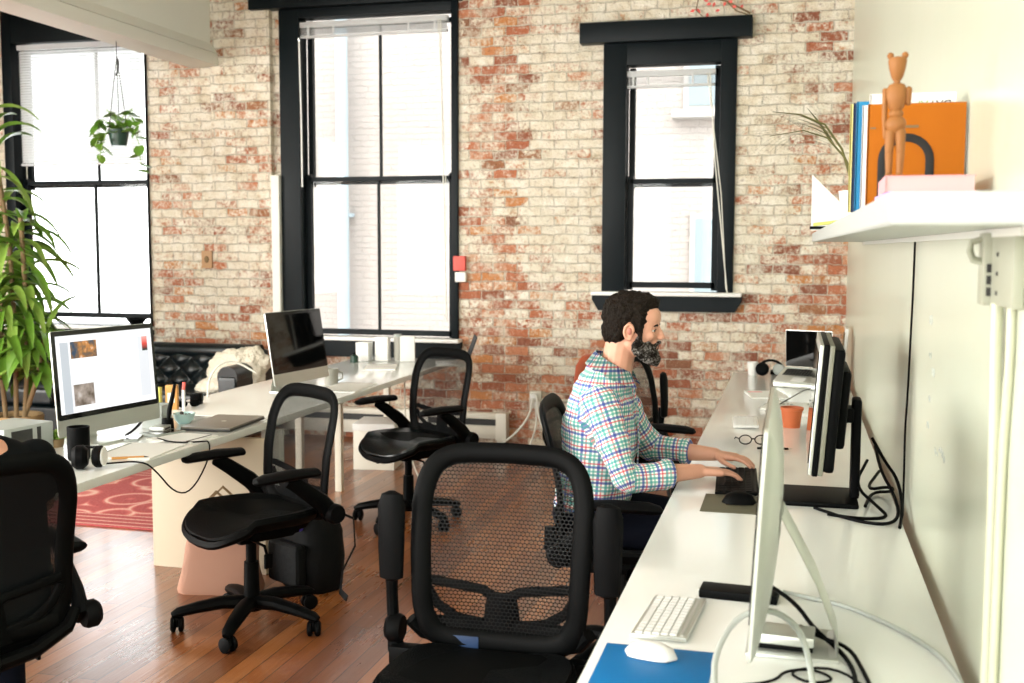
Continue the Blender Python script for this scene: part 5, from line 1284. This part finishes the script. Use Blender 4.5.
# hair
mb = MB()
E_((-.018, 0, .050), (.101, .082, .090)); E_((.018, 0, .096), (.076, .066, .042)); E_((.056, 0, .104), (.040, .050, .024)); E_((-.065, 0, -.008), (.048, .064, .062)); E_((-.060, 0, -.045), (.040, .050, .030)); 
for s_ in (-1, 1): E_((.018, s_ * .055, .045), (.042, .026, .060)); E_((-.045, s_ * .045, -.01), (.035, .034, .050)); C_((.040, s_ * .066, .02), .012, (.040, s_ * .066, -.03), .009)
mb = remesh(mb, .006, 3)
for v in mb.bm.verts:
    d = v.co - H_((-.01, 0, .04)); v.co += d.normalized() * (noise.noise(v.co * 60) * .007 + noise.noise(v.co * 130) * .005)
mb.bm.transform(Matrix.Translation(-o0)); mb.obj('hair', 'hair', person, smooth=80)
# beard
mb = MB()
for s_ in (-1, 1):
    C_((.038, s_ * .064, -.028), .012, (.030, s_ * .058, -.062), .020); C_((.030, s_ * .056, -.062), .022, (.068, s_ * .032, -.098), .024); C_((.060, s_ * .050, -.058), .014, (.080, s_ * .032, -.075), .016)
    C_((.103, s_ * .004, -.044), .0075, (.092, s_ * .027, -.058), .008); C_((.092, s_ * .027, -.058), .009, (.084, s_ * .026, -.080), .015)
C_((.052, s_ * .040, -.075), .026, (.060, s_ * .022, -.098), .026) if False else None
for s_ in (-1, 1): C_((.035, s_ * .046, -.070), .028, (.070, s_ * .022, -.098), .028); C_((.068, s_ * .046, -.050), .012, (.085, s_ * .034, -.066), .013)
C_((.078, -.02, -.100), .027, (.078, .02, -.100), .027); E_((.088, 0, -.108), (.026, .030, .028)); E_((.097, 0, -.082), (.008, .012, .008))
mb = remesh(mb, .0055, 3)
for v in mb.bm.verts:
    d = v.co - H_((.03, 0, -.04)); v.co += d.normalized() * (noise.noise(v.co * 90) * .006 + noise.noise(v.co * 200) * .004)
mb.bm.transform(Matrix.Translation(-o0)); mb.obj('beard', 'beard', person, smooth=80)
# shirt
mb = MB()
tor = [(.60, -.730, .135, .175), (.68, -.725, .145, .180), (.78, -.705, .142, .182), (.88, -.700, .142, .188), (.97, -.700, .140, .200), (1.04, -.695, .118, .200), (1.085, -.682, .098, .168), (1.12, -.668, .084, .122), (1.148, -.658, .074, .088)]
mb.loft([[V((x + rx * math.cos(a), Ym + ry * math.sin(a), z + (.035 if z > 1.06 else 0) * (-math.cos(a)))) for a in [2 * PI * q / 32 for q in range(32)]] for z, x, rx, ry in tor])
for S, E2, Wr in ((SN, EN, WN), (SF, EF, WF)):
    mb.cap(S, .066, S.lerp(E2, .5), .060); mb.cap(S.lerp(E2, .5), .060, E2, .052); c1 = E2.lerp(Wr, .50); mb.cap(E2, .052, E2.lerp(Wr, .25), .052); mb.tube([E2.lerp(Wr, .2), c1, E2.lerp(Wr, .56)], [.050, .050, .049], 16)
mb = remesh(mb, .0075, 5)
for v in mb.bm.verts:
    n_ = noise.noise(V((v.co.x * 9, v.co.y * 9, v.co.z * 18))) * .012 + noise.noise(V((v.co.x * 22, v.co.y * 22, v.co.z * 34))) * .006
    v.co += v.normal * n_
mb.bm.normal_update(); mb.bm.transform(Matrix.Translation(-o0)); so = mb.obj('shirt', 'plaid', person, smooth=80)
L_ = lambda p: V(p) - o0
set_cloth(so, [(L_((-.725, Ym, .60)), L_((-.69, Ym, 1.14)), (0, -1, 0), (0, .16, .150)),
               (L_(SN), L_(EN), (0, -1, 0), (.3, .055, .05)), (L_(EN), L_(WN), (0, -1, 0), (.62, .05, .046)),
               (L_(SF), L_(EF), (0, -1, 0), (.3, .055, .05)), (L_(EF), L_(WF), (0, -1, 0), (.62, .05, .046))])
# collar: a folded band round the neck, open at the front
mb = MB(); lo = []; hi = []; rl = []
n_ = 28
ring0, ring1, ring2 = [], [], []
for q in range(n_ + 1):
    a = math.radians(28 + 304 * q / n_); ca, sa = math.cos(a), math.sin(a); f_ = (1 + ca) / 2
    cx = -.648 ; zt_ = 1.218 - .080 * f_
    ring0.append(V((cx + .072 * ca, Ym + .074 * sa, zt_))); ring1.append(V((cx - .002 + .108 * ca, Ym + .112 * sa, zt_ - .048 - .014 * f_))); ring2.append(V((cx - .002 + .074 * ca, Ym + .078 * sa, zt_ - .05)))
for A, B_ in ((ring0, ring1), (ring0, ring2)):
    a_ = [mb.bm.verts.new(p - o0) for p in A]; b_ = [mb.bm.verts.new(p - o0) for p in B_]
    for i in range(n_): mb.bm.faces.new((a_[i], a_[i + 1], b_[i + 1], b_[i]))
bmesh.ops.solidify(mb.bm, geom=list(mb.bm.faces), thickness=.003)
co = mb.obj('collar', 'plaid', person, smooth=60); set_cloth(co, [(L_((-.652, Ym, 1.0)), L_((-.652, Ym, 1.3)), (0, -1, 0), (0, .09, 0))])
# cuffs
for E2, Wr in ((EN, WN), (EF, WF)):
    mb = MB(); mb.tube([p - o0 for p in (E2.lerp(Wr, .50), E2.lerp(Wr, .53), E2.lerp(Wr, .60), E2.lerp(Wr, .62))], [.050, .054, .053, .046], 18)
    cu = mb.obj('cuff', 'plaid', person, smooth=60); set_cloth(cu, [(E2 - o0, Wr - o0, (0, -1, 0), (.62, .05, 0))])
mb = MB(); mb.tube([p - o0 for p in (V((-.575, Ym - .02, 1.10)), V((-.555, Ym - .02, 1.0)), V((-.552, Ym - .02, .88)), V((-.555, Ym - .02, .76)))], .010, 8, flat=.3, up=(1, 0, 0)); pk = mb.obj('placket', 'plaid', person)
set_cloth(pk, [(L_((-.56, Ym, .6)), L_((-.56, Ym, 1.1)), (0, -1, 0), (0, .1, 0))])
# jeans and shoes
mb = MB()
mb.ell((-.73, Ym, .60), (.15, .185, .12))
for s_ in (-1, 1):
    y = Ym + s_ * .10; kn = V((-.24, Ym + s_ * .13, .555)); an = V((-.22 + .04 * s_, Ym + s_ * .14, .12))
    mb.cap((-.70, y, .585), .092, kn, .066); mb.cap(kn, .064, an, .045)
mb = remesh(mb, .012, 4)
mb.bm.transform(Matrix.Translation(-o0)); mb.obj('jeans', 'denim', person, smooth=80)
for s_ in (-1, 1):
    mb = MB(); x0 = -.22 + .04 * s_; y = Ym + s_ * .14
    mb.loft([[V((x0 + x - o0.x, y - o0.y + w_ * math.cos(a), .006 + h_ * (.5 + .5 * math.sin(a)))) for a in [2 * PI * q / 16 for q in range(16)]] for x, w_, h_ in ((-.07, .02, .05), (-.05, .035, .09), (0, .038, .11), (.06, .042, .08), (.13, .045, .055), (.18, .035, .045), (.20, .012, .025))])
    mb.obj('shoe', 'shoe', person, smooth=60)

# second person, mostly outside the frame at left
p2 = thing('person', 'person in a black t-shirt cut off by the left edge of the picture', 'person', (-2.39, 2.77, 0), math.radians(150))
mb = MB()
mb.ell((0.11, 0, 1.19), (.095, .075, .11)); mb.ell((.16, 0, 1.15), (.06, .06, .08)); mb.cap((.20, 0, 1.17), .012, (.222, 0, 1.15), .012)
for s_ in (-1, 1): mb.ell((.11, s_ * .077, 1.16), (.018, .01, .028))
mb.cap((.09, 0, 1.12), .055, (.02, 0, 1.0), .058)
mb.ell((-.02, 0, .86), (.11, .15, .17)); mb.cap((0, -.11, .92), .04, (0, .11, .92), .04)
for s_ in (-1, 1):
    S, E2, Wr = V((0.005, s_ * .18, .92)), V((.10, s_ * .235, .77)), V((.22, s_ * .15, .79)); mb.cap(S, .038, E2, .034); mb.cap(E2, .036, Wr, .027)
    arm_hand(mb, Wr, (1, -s_ * .3, -.06), (0, 0, 1), s_, curl=.3, L=.8)
mb = remesh(mb, .006, 5); mb.obj('body', 'skin', p2, smooth=80)
mb = MB(); mb.ell((.09, 0, 1.215), (.105, .088, .105)); mb.ell((.05, 0, 1.15), (.06, .075, .08)); mb = remesh(mb, .009, 3)
for v in mb.bm.verts: v.co += (v.co - V((.1, 0, 1.2))).normalized() * noise.noise(v.co * 60) * .010
mb.obj('hair', 'hair', p2, smooth=80)
mb = MB()
mb.loft([[V((x + rx * math.cos(a), ry * math.sin(a), z)) for a in [2 * PI * q / 32 for q in range(32)]] for z, x, rx, ry in ((.52, -.08, .13, .17), (.65, -.07, .14, .175), (.80, -.04, .14, .18), (.90, -.02, .13, .195), (.97, -.005, .10, .17), (1.0, .01, .08, .12), (1.02, .02, .065, .075))])
for s_ in (-1, 1): mb.cap((0, s_ * .175, .935), .064, (.065, s_ * .215, .83), .056)
mb = remesh(mb, .010, 4); mb.obj('tshirt', 'tee', p2, smooth=80)
mb = MB(); mb.ell((-.08, 0, .60), (.14, .18, .11))
for s_ in (-1, 1): mb.cap((-.05, s_ * .10, .58), .09, (.22, s_ * .14, .57), .068); mb.cap((.22, s_ * .14, .56), .064, (.20, s_ * .15, .11), .045)
mb = remesh(mb, .012, 4); mb.obj('trousers', 'denim', p2, smooth=80)
for s_ in (-1, 1):
    mb = MB(); mb.loft([[V((.20 + x, s_ * .15 + w_ * math.cos(a), .006 + h_ * (.5 + .5 * math.sin(a)))) for a in [2 * PI * q / 16 for q in range(16)]] for x, w_, h_ in ((-.07, .02, .05), (-.05, .035, .09), (0, .038, .11), (.06, .042, .08), (.13, .045, .055), (.18, .035, .045), (.20, .012, .025))]); mb.obj('shoe', 'shoe', p2, smooth=60)

# repeats share a group
GR = {'office_chair': 'office chairs around the desks', 'work_table': 'white tables on the left side', 'window_blind': 'blinds of the brick wall windows', 'baseboard_heater': 'baseboard heaters along the brick wall',
      'power_cord': 'cords of the wall socket', 'book': 'books on the wall shelf', 'notebook': 'notebooks', 'black_cable': 'black cables on the right desk', 'container': 'containers at the window end of the far table',
      'carton': 'small cartons on the left table', 'paper_stack': 'papers lying on the desks', 'desktop_computer': 'desktop computers', 'conduit': 'conduits below the switch box', 'computer_cable': 'cables of the left computers'}
for o in list(bpy.data.objects):
    if o.parent is None and 'label' in o and o.name.split('.')[0] in GR and 'group' not in o: o['group'] = GR[o.name.split('.')[0]]

# ------------------------------------------------------------------ light
wd = bpy.data.worlds.new('sky'); sc.world = wd; wd.use_nodes = True
bg = wd.node_tree.nodes['Background']; bg.inputs[0].default_value = (.97, 1.0, 1.0, 1); bg.inputs[1].default_value = 4.0
def area(name, loc, rot, sx, sy, power, col=(1, .97, .9)):
    l = bpy.data.lights.new(name, 'AREA'); l.shape = 'RECTANGLE'; l.size = sx; l.size_y = sy; l.energy = power; l.color = col
    o = bpy.data.objects.new(name, l); COL.objects.link(o); o.location = loc; o.rotation_euler = rot; return o
# fill lamps added at the unseen openings behind and left of the camera
for x, pw in ((-6.9, 140), (-3.7, 140), (-1.25, 20)): area('rear_opening_fill', (x, YF + .05, 2.2), (PI / 2, 0, 0), 2.4 if x < -2 else .9, 3.0, pw)
for y in (-2.5, .2, 2.9): area('left_opening_fill', (XL + .05, y, 2.2), (PI / 2, 0, -PI / 2), 2.1, 3.0, 190)
sun = bpy.data.lights.new('sun', 'SUN'); sun.energy = 1.2; sun.angle = .02; sun.color = (1, .95, .85)
so_ = bpy.data.objects.new('sun', sun); COL.objects.link(so_); so_.rotation_euler = V((.45, .35, -.82)).to_track_quat('-Z', 'Y').to_euler()

# ------------------------------------------------------------------ camera
cam = bpy.data.cameras.new('camera'); co_ = bpy.data.objects.new('camera', cam); COL.objects.link(co_)
cam.sensor_width = 36; cam.lens = 36 * 1094.84 / 1024; cam.clip_start = .05; cam.clip_end = 200
yaw, pitch, roll = .2525697, .08563445, .00280364
cy, sy = math.cos(yaw), math.sin(yaw)
Rz = Matrix(((cy, -sy, 0), (sy, cy, 0), (0, 0, 1)))
fw = V((0, math.cos(pitch), -math.sin(pitch))); upv = V((0, math.sin(pitch), math.cos(pitch))); rt = V((1, 0, 0))
rt2 = rt * math.cos(roll) + upv * math.sin(roll); up2 = -rt * math.sin(roll) + upv * math.cos(roll)
r_, u_, f_ = Rz @ rt2, Rz @ up2, Rz @ fw
mt = Matrix((r_, u_, -f_)).transposed().to_4x4(); mt.translation = (0, 0, 1.6); co_.matrix_world = mt
cam.dof.use_dof = True; cam.dof.focus_distance = 4.05; cam.dof.aperture_fstop = 4.0
sc.camera = co_
sc.view_settings.view_transform = 'Standard'; sc.view_settings.look = 'None'; sc.view_settings.exposure = 0.55; sc.view_settings.gamma = 1
sc.view_settings.use_curve_mapping = False
